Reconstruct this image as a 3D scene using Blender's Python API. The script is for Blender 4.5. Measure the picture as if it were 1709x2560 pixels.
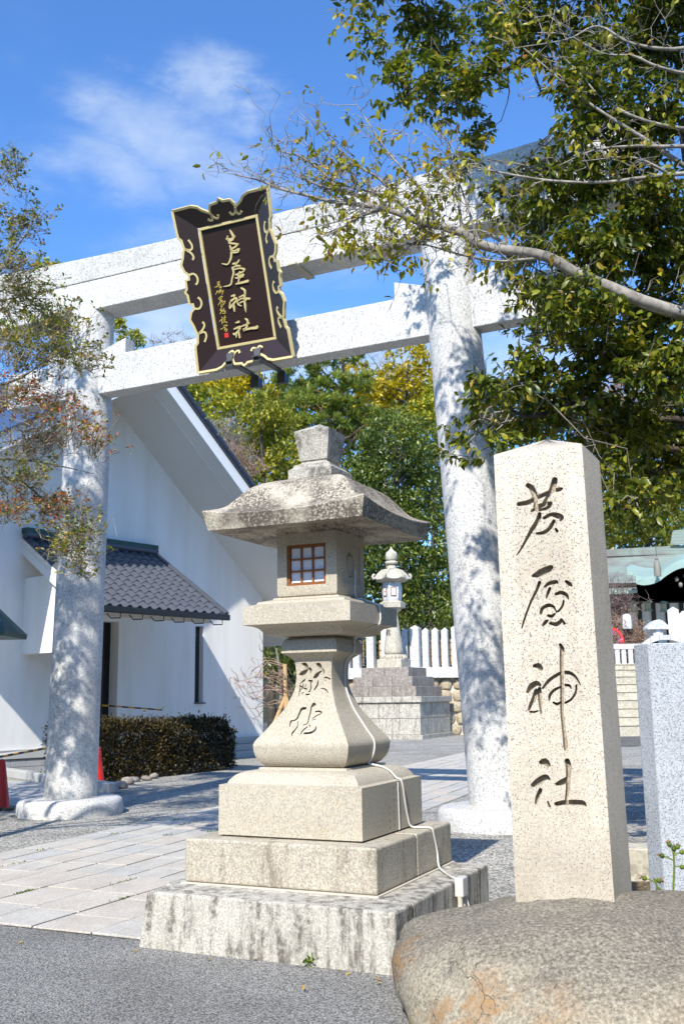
import bpy, bmesh, math, random
import numpy as np
from mathutils import Vector, Matrix, noise as mnoise

for o in list(bpy.data.objects):
    bpy.data.objects.remove(o)
sc = bpy.context.scene
R = math.radians

# ------------------------------------------------------------------ camera
CAM_H, PITCH, ROLL, FOCAL = 1.5, R(10.558), R(-0.844), 2489.3     # focal length in photograph pixels
_f = Vector((0, math.cos(PITCH), math.sin(PITCH)))
_r0 = Vector((1, 0, 0)); _u0 = _r0.cross(_f)
_r = _r0*math.cos(ROLL) + _u0*math.sin(ROLL)
_u = -_r0*math.sin(ROLL) + _u0*math.cos(ROLL)
cd = bpy.data.cameras.new('camera'); cam = bpy.data.objects.new('camera', cd)
sc.collection.objects.link(cam)
cd.sensor_fit = 'VERTICAL'; cd.sensor_height = 36.0; cd.sensor_width = 24.0; cd.lens = 35.0
cd.clip_start = 0.05; cd.clip_end = 2000
cd.dof.use_dof = True; cd.dof.focus_distance = 6.6; cd.dof.aperture_fstop = 7.0
cam.matrix_world = Matrix(((_r.x, _u.x, -_f.x, 0), (_r.y, _u.y, -_f.y, 0), (_r.z, _u.z, -_f.z, CAM_H), (0, 0, 0, 1)))
sc.camera = cam

# ------------------------------------------------------------------ daylight
SUN_EL, SUN_AZ = R(41.5), R(16.5)          # the sun stands behind the camera, a little to the left
wd = bpy.data.worlds.new('World'); sc.world = wd; wd.use_nodes = True
_sun_dir = Vector((-math.sin(SUN_AZ)*math.cos(SUN_EL), -math.cos(SUN_AZ)*math.cos(SUN_EL), math.sin(SUN_EL)))
sl = bpy.data.lights.new('sun', 'SUN'); sl.energy = 5.0; sl.angle = R(0.53); sl.color = (1.0, 0.945, 0.85)
so = bpy.data.objects.new('sun', sl); sc.collection.objects.link(so)
so.rotation_euler = (-_sun_dir).to_track_quat('-Z', 'Y').to_euler(); so.location = (-6, -20, 30)
sc.view_settings.view_transform = 'Standard'; sc.view_settings.look = 'None'
sc.view_settings.exposure = 0.48; sc.view_settings.gamma = 1.0; sc.view_settings.use_curve_mapping = False

def at(px, py, Y):
    """world point seen at photograph pixel (px, py) at distance Y along the ground"""
    d = _f + _r*((px-854.5)/FOCAL) - _u*((py-1280.0)/FOCAL)
    return Vector((0, 0, CAM_H)) + d*(Y/d.y)
def gpt(px, py, z=0.0):
    d = _f + _r*((px-854.5)/FOCAL) - _u*((py-1280.0)/FOCAL)
    return Vector((0, 0, CAM_H)) + d*((z-CAM_H)/d.z)
def to_px(p):
    v = Vector(p)-Vector((0, 0, CAM_H)); w = v.dot(_f)
    return 854.5+FOCAL*v.dot(_r)/w, 1280.0-FOCAL*v.dot(_u)/w, w

# ------------------------------------------------------------------ node helper
class NT:
    def __init__(s, tree):
        s.t = tree; s.t.nodes.clear()
    def n(s, typ, props=None, **ins):
        nd = s.t.nodes.new(typ)
        for k, v in (props or {}).items(): setattr(nd, k, v)
        for k, v in ins.items():
            k = k.replace('_', ' ')
            sock = None
            if k.startswith('i') and k[1:].isdigit(): sock = nd.inputs[int(k[1:])]
            else: sock = nd.inputs[k]
            s.put(sock, v)
        return nd
    def put(s, sock, v):
        if isinstance(v, bpy.types.NodeSocket): s.t.links.new(v, sock)
        elif isinstance(v, bpy.types.Node): s.t.links.new(v.outputs[0], sock)
        else: sock.default_value = v
    def math(s, op, a, b=0.0, c=None, clamp=False):
        nd = s.t.nodes.new('ShaderNodeMath'); nd.operation = op; nd.use_clamp = clamp
        s.put(nd.inputs[0], a); s.put(nd.inputs[1], b)
        if c is not None: s.put(nd.inputs[2], c)
        return nd.outputs[0]
    def ramp(s, fac, stops, interp='LINEAR'):
        nd = s.t.nodes.new('ShaderNodeValToRGB'); cr = nd.color_ramp; cr.interpolation = interp
        while len(cr.elements) < len(stops): cr.elements.new(0.5)
        for e, (p, c) in zip(cr.elements, stops):
            e.position = p; e.color = (*c, 1) if len(c) == 3 else c
        s.put(nd.inputs[0], fac); return nd.outputs[0]
    def mix(s, fac, a, b, mode='MIX'):
        nd = s.t.nodes.new('ShaderNodeMix'); nd.data_type = 'RGBA'; nd.blend_type = mode; nd.clamp_factor = True
        s.put(nd.inputs[0], fac)
        s.put(nd.inputs[6], (*a, 1) if isinstance(a, tuple) and len(a) == 3 else a)
        s.put(nd.inputs[7], (*b, 1) if isinstance(b, tuple) and len(b) == 3 else b)
        return nd.outputs[2]
    def step(s, v, lo, hi):
        nd = s.t.nodes.new('ShaderNodeMapRange'); nd.interpolation_type = 'SMOOTHSTEP'
        s.put(nd.inputs[0], v); nd.inputs[1].default_value = lo; nd.inputs[2].default_value = hi
        return nd.outputs[0]
    def noise(s, vec, scale, detail=2.0, rough=0.5, dist=0.0):
        return s.n('ShaderNodeTexNoise', Vector=vec, Scale=scale, Detail=detail, Roughness=rough, Distortion=dist).outputs[0]
    def scaled(s, vec, sx, sy, sz, off=(0, 0, 0)):
        nd = s.n('ShaderNodeMapping', Vector=vec); nd.inputs['Scale'].default_value = (sx, sy, sz)
        nd.inputs['Location'].default_value = off
        return nd.outputs[0]
    def coord(s, rand=True):
        tc = s.t.nodes.new('ShaderNodeTexCoord').outputs['Object']
        if not rand: return tc
        oi = s.t.nodes.new('ShaderNodeObjectInfo')
        sh = s.n('ShaderNodeVectorMath', {'operation': 'SCALE'}, i0=(37.0, 53.0, 71.0)); s.put(sh.inputs['Scale'], oi.outputs['Random'])
        return s.n('ShaderNodeVectorMath', {'operation': 'ADD'}, i0=tc, i1=sh.outputs[0]).outputs[0]
    def bump(s, h, strength=0.3, dist=0.01):
        return s.n('ShaderNodeBump', Strength=strength, Distance=dist, Height=h).outputs[0]
    def out(s, col, rough=0.7, normal=None, metallic=0.0, spec=0.5, transl=None, tcol=None):
        b = s.n('ShaderNodeBsdfPrincipled')
        s.put(b.inputs['Base Color'], (*col, 1) if isinstance(col, tuple) and len(col) == 3 else col)
        s.put(b.inputs['Roughness'], rough); s.put(b.inputs['Metallic'], metallic)
        s.put(b.inputs['Specular IOR Level'], spec)
        if normal is not None: s.put(b.inputs['Normal'], normal)
        sh = b.outputs[0]
        if transl:
            t = s.n('ShaderNodeBsdfTranslucent'); s.put(t.inputs[0], tcol if tcol is not None else col)
            m = s.n('ShaderNodeMixShader', i0=transl, i1=sh, i2=t.outputs[0]); sh = m.outputs[0]
        o = s.t.nodes.new('ShaderNodeOutputMaterial'); s.t.links.new(sh, o.inputs[0])

M = {}
def mat(name):
    m = bpy.data.materials.new(name); m.use_nodes = True; M[name] = m
    return NT(m.node_tree)

# sky: physical daylight sky with thin drifting cloud
w = NT(wd.node_tree)
sky = w.n('ShaderNodeTexSky', {'sky_type': 'NISHITA', 'sun_disc': False, 'sun_elevation': SUN_EL, 'sun_rotation': R(194),
                               'altitude': 0.0, 'air_density': 1.0, 'dust_density': 0.5, 'ozone_density': 1.6})
gc = w.t.nodes.new('ShaderNodeTexCoord').outputs['Generated']
sep = w.n('ShaderNodeSeparateXYZ', Vector=gc)
zc = w.math('MAXIMUM', sep.outputs[2], 0.06)
pl = w.n('ShaderNodeCombineXYZ', X=w.math('DIVIDE', sep.outputs[0], zc), Y=w.math('DIVIDE', sep.outputs[1], zc), Z=0.0).outputs[0]
wv = w.n('ShaderNodeTexNoise', Vector=w.scaled(pl, 1, 1, 1, (5, 9, 0)), Scale=2.0, Detail=6.0, Roughness=0.6)
wof = w.n('ShaderNodeVectorMath', {'operation': 'SUBTRACT'}, i0=wv.outputs['Color'], i1=(0.5, 0.5, 0.5)).outputs[0]
wsc = w.n('ShaderNodeVectorMath', {'operation': 'SCALE'}, i0=wof); wsc.inputs['Scale'].default_value = 0.75
plw = w.n('ShaderNodeVectorMath', {'operation': 'ADD'}, i0=pl, i1=wsc.outputs[0]).outputs[0]
fine = w.noise(w.scaled(pl, 1.0, 0.8, 1.0, (3.1, 1.7, 0)), 2.3, 9.0, 0.58, 0.45)
soft = w.noise(w.scaled(pl, 1.0, 1.0, 1.0, (8.1, 2.7, 0)), 0.9, 3.0, 0.5)
def cloud_at(px, py, rx, ry, k=1.0):
    """a bank of thin cloud around the direction of one pixel, in the plane of the cloud layer"""
    d = _f + _r*((px-854.5)/FOCAL) - _u*((py-1280.0)/FOCAL)
    sx = rx/FOCAL/d.z; sy = ry/FOCAL/(d.z*d.z)*1.1
    v = w.n('ShaderNodeVectorMath', {'operation': 'SUBTRACT'}, i0=plw, i1=(d.x/d.z, d.y/d.z, 0)).outputs[0]
    L = w.n('ShaderNodeVectorMath', {'operation': 'LENGTH'}, i0=w.scaled(v, 1/sx, 1/sy, 1)).outputs['Value']
    return w.math('MULTIPLY', w.step(L, 1.0, 0.0), k)
acc = None
for a in ((430, 330, 420, 260, .85), (330, 250, 300, 200, .8), (250, 420, 340, 180, .75), (640, 420, 300, 150, .75), (540, 200, 170, 180, .7), (560, 640, 420, 170, .75), (430, 840, 480, 170, .95), (760, 880, 380, 150, .9), (1000, 930, 420, 160, .9), (1300, 900, 420, 160, .8), (-500, 300, 500, 200, .7), (2300, 260, 520, 220, .7), (3400, 500, 600, 220, .7), (-1500, 600, 600, 220, .7)):
    c_ = cloud_at(*a); acc = c_ if acc is None else w.math('MAXIMUM', acc, c_)
acc = w.math('MAXIMUM', acc, w.math('MULTIPLY', w.step(soft, 0.58, 0.80), 0.35))
cl = w.math('MULTIPLY', w.step(w.math('ADD', w.math('MULTIPLY', fine, 0.9), w.math('MULTIPLY', acc, 0.50)), 0.40, 1.16), w.math('POWER', acc, 0.75))
cl = w.math('MULTIPLY', cl, 0.95, clamp=True)
skc = w.mix(1.0, sky.outputs[0], (0.76, 1.24, 1.82), 'MULTIPLY')
col = w.mix(cl, skc, (5.0, 5.8, 6.8))
bg = w.n('ShaderNodeBackground', Color=col, Strength=0.112)
wo = w.t.nodes.new('ShaderNodeOutputWorld'); w.t.links.new(bg.outputs[0], wo.inputs[0])
# ------------------------------------------------------------------ mesh helpers
COL = sc.collection
class MB:
    """collects shapes that become ONE mesh object"""
    def __init__(s): s.v = []; s.f = []
    def add(s, vs, fs):
        n = len(s.v); s.v += [tuple(v) for v in vs]; s.f += [tuple(n+i for i in f) for f in fs]; return s
    def box(s, x0, x1, y0, y1, z0, z1, m=None):
        vs = [Vector(p) for p in ((x0, y0, z0), (x1, y0, z0), (x1, y1, z0), (x0, y1, z0), (x0, y0, z1), (x1, y0, z1), (x1, y1, z1), (x0, y1, z1))]
        if m: vs = [m @ v for v in vs]
        return s.add(vs, [(0, 3, 2, 1), (4, 5, 6, 7), (0, 1, 5, 4), (1, 2, 6, 5), (2, 3, 7, 6), (3, 0, 4, 7)])
    def rings(s, rings, close=True, cap0=True, cap1=True):
        n = len(rings[0]); vs = [p for r in rings for p in r]; fs = []
        for i in range(len(rings)-1):
            for j in range(n if close else n-1):
                k = (j+1) % n
                fs.append((i*n+j, i*n+k, (i+1)*n+k, (i+1)*n+j))
        if cap0: fs.append(tuple(reversed(range(n))))
        if cap1: fs.append(tuple((len(rings)-1)*n+j for j in range(n)))
        return s.add(vs, fs)
    def lathe(s, prof, n=24, c=(0, 0), ph=0.0):
        return s.rings([[(c[0]+r*math.cos(ph+2*math.pi*j/n), c[1]+r*math.sin(ph+2*math.pi*j/n), z) for j in range(n)] for r, z in prof])
    def prism(s, poly, z0, z1, m=None):
        n = len(poly); vs = [Vector((x, y, z0)) for x, y in poly]+[Vector((x, y, z1)) for x, y in poly]
        if m: vs = [m @ v for v in vs]
        return s.add(vs, [tuple(reversed(range(n))), tuple(range(n, 2*n))]+[(i, (i+1) % n, n+(i+1) % n, n+i) for i in range(n)])
    def tube(s, pts, rad, n=6):
        pts = [Vector(p) for p in pts]
        if isinstance(rad, (int, float)): rad = [rad]*len(pts)
        ref = None; rings = []
        for i, p in enumerate(pts):
            t = (pts[min(i+1, len(pts)-1)]-pts[max(i-1, 0)])
            if t.length < 1e-9: t = Vector((0, 0, 1))
            t.normalize()
            if ref is None:
                ref = Vector((1, 0, 0)) if abs(t.x) < 0.8 else Vector((0, 1, 0))
            a = (ref-t*ref.dot(t)).normalized(); b = t.cross(a); ref = a
            rings.append([p+(a*math.cos(2*math.pi*j/n)+b*math.sin(2*math.pi*j/n))*rad[i] for j in range(n)])
        return s.rings(rings)
    def build(s, name, material, parent=None, bevel=0.0, seg=2, smooth=None, loc=None, fix=False):
        me = bpy.data.meshes.new(name); me.from_pydata(s.v, [], s.f)
        if bevel or fix:
            bm = bmesh.new(); bm.from_mesh(me)
            bmesh.ops.recalc_face_normals(bm, faces=bm.faces)
            if bevel:
                ed = [e for e in bm.edges if len(e.link_faces) == 2 and e.calc_face_angle(0) > 0.5]
                bmesh.ops.bevel(bm, geom=ed, offset=bevel, segments=seg, affect='EDGES', profile=0.5, clamp_overlap=True)
            bm.to_mesh(me); bm.free()
        me.update()
        if smooth is not None:
            me.polygons.foreach_set('use_smooth', [True]*len(me.polygons)); me.set_sharp_from_angle(angle=R(smooth))
        return link(name, me, material, parent, loc)

def link(name, me, material, parent=None, loc=None):
    if material is not None and not me.materials: me.materials.append(M[material])
    o = bpy.data.objects.new(name, me); COL.objects.link(o)
    if parent is not None: o.parent = parent
    if loc is not None: o.location = loc
    return o
def tag(o, label, cat, group=None):
    o['label'] = label; o['category'] = cat
    if group: o['group'] = group
    return o
def thing(name, label, cat, loc=(0, 0, 0), rz=0.0, group=None):
    o = bpy.data.objects.new(name, None); COL.objects.link(o); o.empty_display_size = 0.2
    o.location = loc; o.rotation_euler = (0, 0, rz)
    return tag(o, label, cat, group)
def struct(o): o['kind'] = 'structure'; return o
def stuff(o): o['kind'] = 'stuff'; return o
def piece(o, parent=None, m=None, loc=None, rz=None, scale=None):
    """another copy of a piece that shares its mesh"""
    c = o.copy(); COL.objects.link(c)
    if parent is not None: c.parent = parent
    if m is not None: c.matrix_local = m
    if loc is not None: c.location = loc
    if rz is not None: c.rotation_euler = (0, 0, rz)
    if scale is not None: c.scale = scale
    return c
def copy_tree(o, parent=None):
    c = o.copy(); COL.objects.link(c)
    if parent is not None: c.parent = parent
    for ch in list(o.children): copy_tree(ch, c)
    return c

def sq_ring(h, z, n=10, lift=0.0, rnd=0.0, power=2.5, hy=None):
    """square ring of half width h, corners lifted and slightly rounded"""
    hy = h if hy is None else hy
    pts = []
    for side in range(4):
        for i in range(n):
            u = -1+2*i/n
            dz = lift*abs(u)**power
            if side == 0: p = (u*h, -hy)
            elif side == 1: p = (h, u*hy)
            elif side == 2: p = (-u*h, hy)
            else: p = (-h, -u*hy)
            x, y = p
            if rnd:
                ax, ay = abs(x)-(h-rnd), abs(y)-(hy-rnd)
                if ax > 0 and ay > 0:
                    l = math.hypot(ax, ay); k = rnd/l if l > rnd else 1.0
                    x = math.copysign(h-rnd+ax*k, x); y = math.copysign(hy-rnd+ay*k, y)
            pts.append((x, y, z+dz))
    return pts

def spline(pts, k=5):
    """Catmull-Rom through points of any dimension"""
    P = [np.array(p, float) for p in pts]
    if len(P) < 3: return [P[0]+(P[-1]-P[0])*t for t in np.linspace(0, 1, k+1)]
    P = [2*P[0]-P[1]]+P+[2*P[-1]-P[-2]]; out = []
    for i in range(1, len(P)-2):
        for j in range(k):
            t = j/k; a, b, c, d = P[i-1:i+3]
            out.append(0.5*((2*b)+(-a+c)*t+(2*a-5*b+4*c-d)*t*t+(-a+3*b-3*c+d)*t**3))
    out.append(P[-2]); return out

def stroke_edges(st, k=4):
    """left and right outline of a brush stroke given as (x, y, width)"""
    p = spline(st, k); L = []; Rr = []; C = []; n = len(p)
    for i in range(n):
        t = p[min(i+1, n-1)][:2]-p[max(i-1, 0)][:2]; l = np.hypot(*t) or 1; t = t/l
        nn = np.array((-t[1], t[0])); wv = max(p[i][2], 0.0015)/2
        L.append(p[i][:2]+nn*wv); Rr.append(p[i][:2]-nn*wv); C.append(p[i][:2])
    t0 = p[0][:2]-p[1][:2]; t0 /= np.hypot(*t0) or 1; t1 = p[-1][:2]-p[-2][:2]; t1 /= np.hypot(*t1) or 1
    e0 = p[0][:2]+t0*p[0][2]*0.35; e1 = p[-1][:2]+t1*p[-1][2]*0.35
    n0 = np.array((-t0[1], t0[0]))*p[0][2]*0.28; n1 = np.array((-t1[1], t1[0]))*p[-1][2]*0.28
    L = [e0-n0]+L+[e1+n1]; Rr = [e0+n0]+Rr+[e1-n1]; C = [e0]+C+[e1]
    return L, Rr, C

def carve(o, strokes, place, depth, narrow=0.45, groove=None):
    """cut brush strokes into the mesh of o; place(u, v, d) gives the point d below the face"""
    work = [(st, 0) for st in strokes]
    while work:
        st, tries = work.pop(0)
        if tries: st = [(x+.0006*tries, y-.0004*tries, w_*(1+.03*tries)) for x, y, w_ in st]
        L, Rr, C = stroke_edges(st, 4 if tries < 2 else 2); n = len(L); vs = []
        for i in range(n):
            a, b, c = L[i], Rr[i], C[i]
            la = c+(a-c)*narrow; rb = c+(b-c)*narrow
            vs += [place(*(c+(a-c)*1.02), -0.012), place(*(c+(b-c)*1.02), -0.012), place(*rb, depth), place(*la, depth)]
        fs = []
        for i in range(n-1):
            for j in range(4):
                k = (j+1) % 4; fs.append((4*i+j, 4*i+k, 4*i+4+k, 4*i+4+j))
        fs += [(3, 2, 1, 0), tuple(4*(n-1)+j for j in range(4))]
        if not boolean(o, MB().add(vs, fs), groove=groove) and tries < 4: work.append((st, tries+1))
def boolean(o, mb, op='DIFFERENCE', groove=None):
    me = bpy.data.meshes.new('cut'); me.from_pydata(mb.v, [], mb.f)
    bm = bmesh.new(); bm.from_mesh(me); bmesh.ops.recalc_face_normals(bm, faces=bm.faces); bm.to_mesh(me); bm.free()
    c = bpy.data.objects.new('cut', me); COL.objects.link(c)
    if o.parent: c.parent = o.parent
    md = o.modifiers.new('b', 'BOOLEAN'); md.operation = op; md.object = c; md.solver = 'EXACT'
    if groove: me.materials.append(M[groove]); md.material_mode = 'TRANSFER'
    dg = bpy.context.evaluated_depsgraph_get(); dg.update()
    new = bpy.data.meshes.new_from_object(o.evaluated_get(dg))
    old = o.data; o.modifiers.clear()
    def ext(q):
        a = np.zeros(len(q.vertices)*3); q.vertices.foreach_get('co', a); a = a.reshape(-1, 3)
        return np.ptp(a, axis=0) if len(a) else np.zeros(3)
    if np.abs(ext(new)-ext(old)).max() < 0.004:
        o.data = new; new.name = old.name; bpy.data.meshes.remove(old); ok = True
    else:
        bpy.data.meshes.remove(new); ok = False
    bpy.data.objects.remove(c); bpy.data.meshes.remove(me)
    return ok

def np_mesh(name, V, F):
    """fast mesh from numpy arrays; F is (m, k)"""
    V = np.asarray(V, np.float32); F = np.asarray(F, np.int32)
    me = bpy.data.meshes.new(name); me.vertices.add(len(V)); me.vertices.foreach_set('co', V.ravel())
    me.loops.add(F.size); me.loops.foreach_set('vertex_index', F.ravel())
    me.polygons.add(len(F)); me.polygons.foreach_set('loop_start', np.arange(0, F.size, F.shape[1], dtype=np.int32))
    me.update(calc_edges=True); me.validate()
    return me

# ------------------------------------------------------------------ vegetation helpers
LEAF_BROAD = (np.array([(0, 0, 0), (-.17, .22, .05), (0, .24, -.01), (.17, .22, .05), (-.22, .62, .02), (0, .66, -.06), (.22, .62, .02), (0, 1.0, -.20)], float),
              np.array([(0, 2, 1, 1), (0, 3, 2, 2), (1, 2, 5, 4), (2, 3, 6, 5), (4, 5, 7, 7), (5, 6, 7, 7)]))
LEAF_SMALL = (np.array([(0, 0, 0), (-.22, .5, .05), (0, 1, -.03), (.22, .5, .05)], float), np.array([(0, 3, 2, 1)]))
def leaf_tris(tpl):
    V, F = tpl; T = []
    for f in F:
        f = list(dict.fromkeys(f))
        for i in range(1, len(f)-1): T.append((f[0], f[i], f[i+1]))
    return V, np.array(T)
def frames(D, rng, up=(0, 0, 1), roll=0.6):
    """orthonormal frames whose y axis is the leaf direction and whose z axis leans to up"""
    D = D/np.linalg.norm(D, axis=1)[:, None]
    U = np.tile(np.array(up, float), (len(D), 1))+rng.normal(0, roll, (len(D), 3))
    X = np.cross(D, U); X /= np.linalg.norm(X, axis=1)[:, None]+1e-9
    Z = np.cross(X, D)
    return np.stack([X, D, Z], axis=2)
def leaf_mesh(name, P, D, S, rng, tpl=LEAF_BROAD, up=(0, 0, 1), roll=0.6):
    V, T = leaf_tris(tpl); Fm = frames(D, rng, up, roll)
    W = np.einsum('nij,kj->nki', Fm, V)*S[:, None, None]+P[:, None, :]
    n, k = len(P), len(V)
    return np_mesh(name, W.reshape(-1, 3), (T[None]+(np.arange(n)*k)[:, None, None]).reshape(-1, 3)), Fm
def shoots(rng, centres, n_leaf, length, spread=0.9, droop=0.25):
    """leaves set spirally along short shoots; returns leaf base points and directions and the shoots"""
    P = []; D = []; tw = []
    for c in centres:
        d = rng.normal(0, 1, 3); d[2] = d[2]*0.6+0.15; d /= np.linalg.norm(d); L = length*rng.uniform(.6, 1.2)
        a = np.cross(d, (0, 0, 1)); a /= np.linalg.norm(a)+1e-9; b = np.cross(d, a); ph = rng.uniform(0, 6.28)
        tw.append((c, c+d*L))
        for i in range(n_leaf):
            t = .25+.75*i/max(n_leaf-1, 1); ang = ph+i*2.4
            o = a*math.cos(ang)+b*math.sin(ang)
            dd = o*spread+d*(.35+.5*t); dd[2] -= droop
            P.append(c+d*L*t); D.append(dd)
    return np.array(P), np.array(D), tw
def in_ellipsoid(rng, c, r, n, shell=0.35):
    d = rng.normal(0, 1, (n, 3)); d /= np.linalg.norm(d, axis=1)[:, None]
    q = rng.uniform(shell, 1, n)**0.6
    return np.array(c)+d*q[:, None]*np.array(r)
def wiggle(rng, a, b, n=5, amp=0.08):
    a = np.array(a, float); b = np.array(b, float); L = np.linalg.norm(b-a); out = []
    for i in range(n+1):
        t = i/n; p = a+(b-a)*t
        if 0 < i < n: p = p+rng.normal(0, amp*L*0.5, 3)
        out.append(p)
    return out
def twig_mesh(segs, r0=0.004, r1=0.0015):
    """thin three sided twigs; segs is a list of polylines"""
    V = []; F = []
    for s in segs:
        s = [np.asarray(p, float) for p in s]; n = len(s); base = len(V)
        for i, p in enumerate(s):
            t = s[min(i+1, n-1)]-s[max(i-1, 0)]; t = t/(np.linalg.norm(t)+1e-9)
            a = np.cross(t, (0.3, 0.2, 0.93)); a /= np.linalg.norm(a)+1e-9; b = np.cross(t, a); r = r0+(r1-r0)*i/(n-1)
            for j in range(3):
                V.append(p+(a*math.cos(2.094*j)+b*math.sin(2.094*j))*r)
        for i in range(n-1):
            for j in range(3):
                k = (j+1) % 3; F.append((base+3*i+j, base+3*i+k, base+3*i+3+k, base+3*i+3+j))
    return V, F
# ------------------------------------------------------------------ materials
def granite(name, base, dark, scale=60.0, amount=0.30, warm=None, warm_amt=0.0, var=0.12, bump=0.25, rough=0.72, stain=None, stain_amt=0.0, streak=False, stain_col=(0.06, 0.055, 0.05), extra=None, soft=.06, s2rng=(0.66, 0.92), grain=26.0):
    t = mat(name); c = t.coord()
    n1 = t.noise(c, scale*0.55, 3.0, 0.6); n2 = t.noise(t.scaled(c, 1, 1, 1, (4.7, 1.3, 9.1)), scale, 1.0, 0.5)
    n3 = t.noise(t.scaled(c, 1, 1, 1, (1.7, 8.3, 2.1)), 1.6, 4.0, 0.6)
    lo = tuple(x*(1-2.2*var) for x in base); hi = tuple(min(0.92, x*(1+var)) for x in base)
    col = t.mix(t.step(n1, 0.30, 0.70), lo, hi)
    if warm: col = t.mix(t.math('MULTIPLY', t.step(t.noise(t.scaled(c, 1, 1, 1, (7, 3, 5)), scale*0.45, 2.0), 0.50, 0.68), warm_amt), col, warm)
    spk = t.step(n2, 0.50+0.5*(0.5-amount)*0.62, 0.50+soft+0.5*(0.5-amount)*0.62)
    col = t.mix(t.math('MULTIPLY', spk, 0.85), col, dark)
    col = t.mix(1.0, col, t.ramp(n3, [(0.25, (0.80, 0.79, 0.77)), (0.6, (1, 1, 1)), (0.9, (1.0, 1.0, 1.0))]), 'MULTIPLY')
    if stain_amt:
        cc = t.scaled(c, 8, 8, 1.3) if streak else t.scaled(c, 2.2, 2.2, 2.2, (3, 1, 2))
        s1 = t.noise(cc, 1.6, 5.0, 0.62); s2 = t.noise(t.scaled(c, 1, 1, 1, (2.2, 6.1, 0.4)), grain, 5.0, 0.7)
        s3 = t.noise(t.scaled(c, 1, 1, 1, (5.2, 0.1, 3.4)), 1.1, 3.0, 0.5)
        mk = t.math('MULTIPLY', t.step(s1, *(stain or (0.46, 0.66))), t.step(t.math('ADD', s2, t.math('MULTIPLY', s3, 0.6)), *s2rng))
        col = t.mix(t.math('MULTIPLY', mk, stain_amt), col, stain_col)
    if extra: col = extra(t, c, col)
    h = t.math('ADD', t.math('MULTIPLY', n2, 0.6), t.math('MULTIPLY', n1, 0.6))
    t.out(col, rough, t.bump(h, bump, 0.006), spec=0.35)

def rain_streaks(t, c, col):
    g = t.step(t.noise(t.scaled(c, 3.0, 3.0, 0.18, (4, 1, 2)), 2.0, 5.0, 0.62), 0.52, 0.80)
    low_ = t.math('MULTIPLY', t.step(t.n('ShaderNodeSeparateXYZ', Vector=t.coord(False)).outputs[2], 0.75, 0.20), t.step(t.noise(c, 7.0, 4.0), 0.40, 0.65))
    return t.mix(t.math('MAXIMUM', t.math('MULTIPLY', g, 0.30), t.math('MULTIPLY', low_, 0.22)), col, (0.36, 0.335, 0.29))
def edge_grime(t, c, col):
    g = t.step(t.noise(t.scaled(c, 0.6, 3, 2.0, (1, 2, 3)), 2.2, 5.0, 0.6), 0.5, 0.75)
    return t.mix(t.math('MULTIPLY', g, 0.30), col, (0.33, 0.30, 0.24))
granite('granite_white', (0.64, 0.635, 0.615), (0.27, 0.28, 0.29), 50.0, 0.30, (0.50, 0.50, 0.49), 0.6, 0.09, 0.12, soft=.10, extra=rain_streaks)
granite('granite_lintel', (0.63, 0.62, 0.585), (0.27, 0.275, 0.275), 50.0, 0.30, (0.50, 0.495, 0.47), 0.6, 0.09, 0.12, soft=.10, extra=edge_grime)
def post_wear(t, c, col):
    g = t.step(t.noise(t.scaled(c, 4.0, 4.0, 0.35, (2, 7, 1)), 2.0, 5.0, 0.62), 0.50, 0.78)
    b = t.step(t.n('ShaderNodeSeparateXYZ', Vector=t.coord(False)).outputs[2], 0.30, 0.0)
    return t.mix(t.math('MAXIMUM', t.math('MULTIPLY', g, 0.22), t.math('MULTIPLY', t.math('MULTIPLY', b, t.step(t.noise(c, 9.0, 4.0), 0.40, 0.65)), 0.4)), col, (0.33, 0.28, 0.21))
granite('granite_post', (0.575, 0.52, 0.425), (0.06, 0.052, 0.045), 150.0, 0.15, (0.58, 0.47, 0.34), 0.6, 0.08, 0.10, 0.62, extra=post_wear)
granite('granite_lantern', (0.51, 0.465, 0.375), (0.29, 0.265, 0.21), 150.0, 0.32, (0.56, 0.45, 0.29), 0.6, 0.10, 0.3)
granite('granite_weathered', (0.53, 0.505, 0.44), (0.26, 0.245, 0.21), 130.0, 0.36, (0.46, 0.38, 0.25), 0.5, 0.16, 0.5, stain=(0.43, 0.60), stain_amt=0.85, stain_col=(0.085, 0.075, 0.062))
granite('granite_streaked', (0.54, 0.515, 0.45), (0.30, 0.285, 0.25), 120.0, 0.30, (0.48, 0.42, 0.33), 0.5, 0.12, 0.5, stain=(0.43, 0.62), stain_amt=0.86, s2rng=(0.60, 0.88), streak=True, stain_col=(0.085, 0.072, 0.060))
granite('granite_step', (0.52, 0.475, 0.385), (0.29, 0.26, 0.21), 130.0, 0.30, (0.50, 0.42, 0.29), 0.5, 0.16, 0.5, stain=(0.50, 0.68), stain_amt=0.6, streak=True, stain_col=(0.12, 0.09, 0.065))
def roof_moss(t, c, col):
    g = t.math('MULTIPLY', t.step(t.noise(t.scaled(c, 5, 5, 1.2, (2, 4, 1)), 1.0, 4.0, 0.6), 0.55, 0.66), t.step(t.noise(c, 30.0, 3.0), 0.45, 0.6))
    sp = t.n('ShaderNodeSeparateXYZ', Vector=t.coord(False))
    side = t.math('MULTIPLY', t.step(sp.outputs[2], 2.80, 2.74), t.step(sp.outputs[2], 2.64, 2.68))
    return t.mix(t.math('MULTIPLY', t.math('MULTIPLY', g, side), 0.7), col, (0.33, 0.40, 0.31))
granite('granite_roof', (0.55, 0.49, 0.385), (0.25, 0.225, 0.18), 130.0, 0.32, (0.44, 0.37, 0.27), 0.5, 0.14, 0.55, stain=(0.34, 0.54), stain_amt=0.95, s2rng=(0.70, 0.86), grain=55.0, stain_col=(0.095, 0.078, 0.06), extra=roof_moss)
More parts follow.
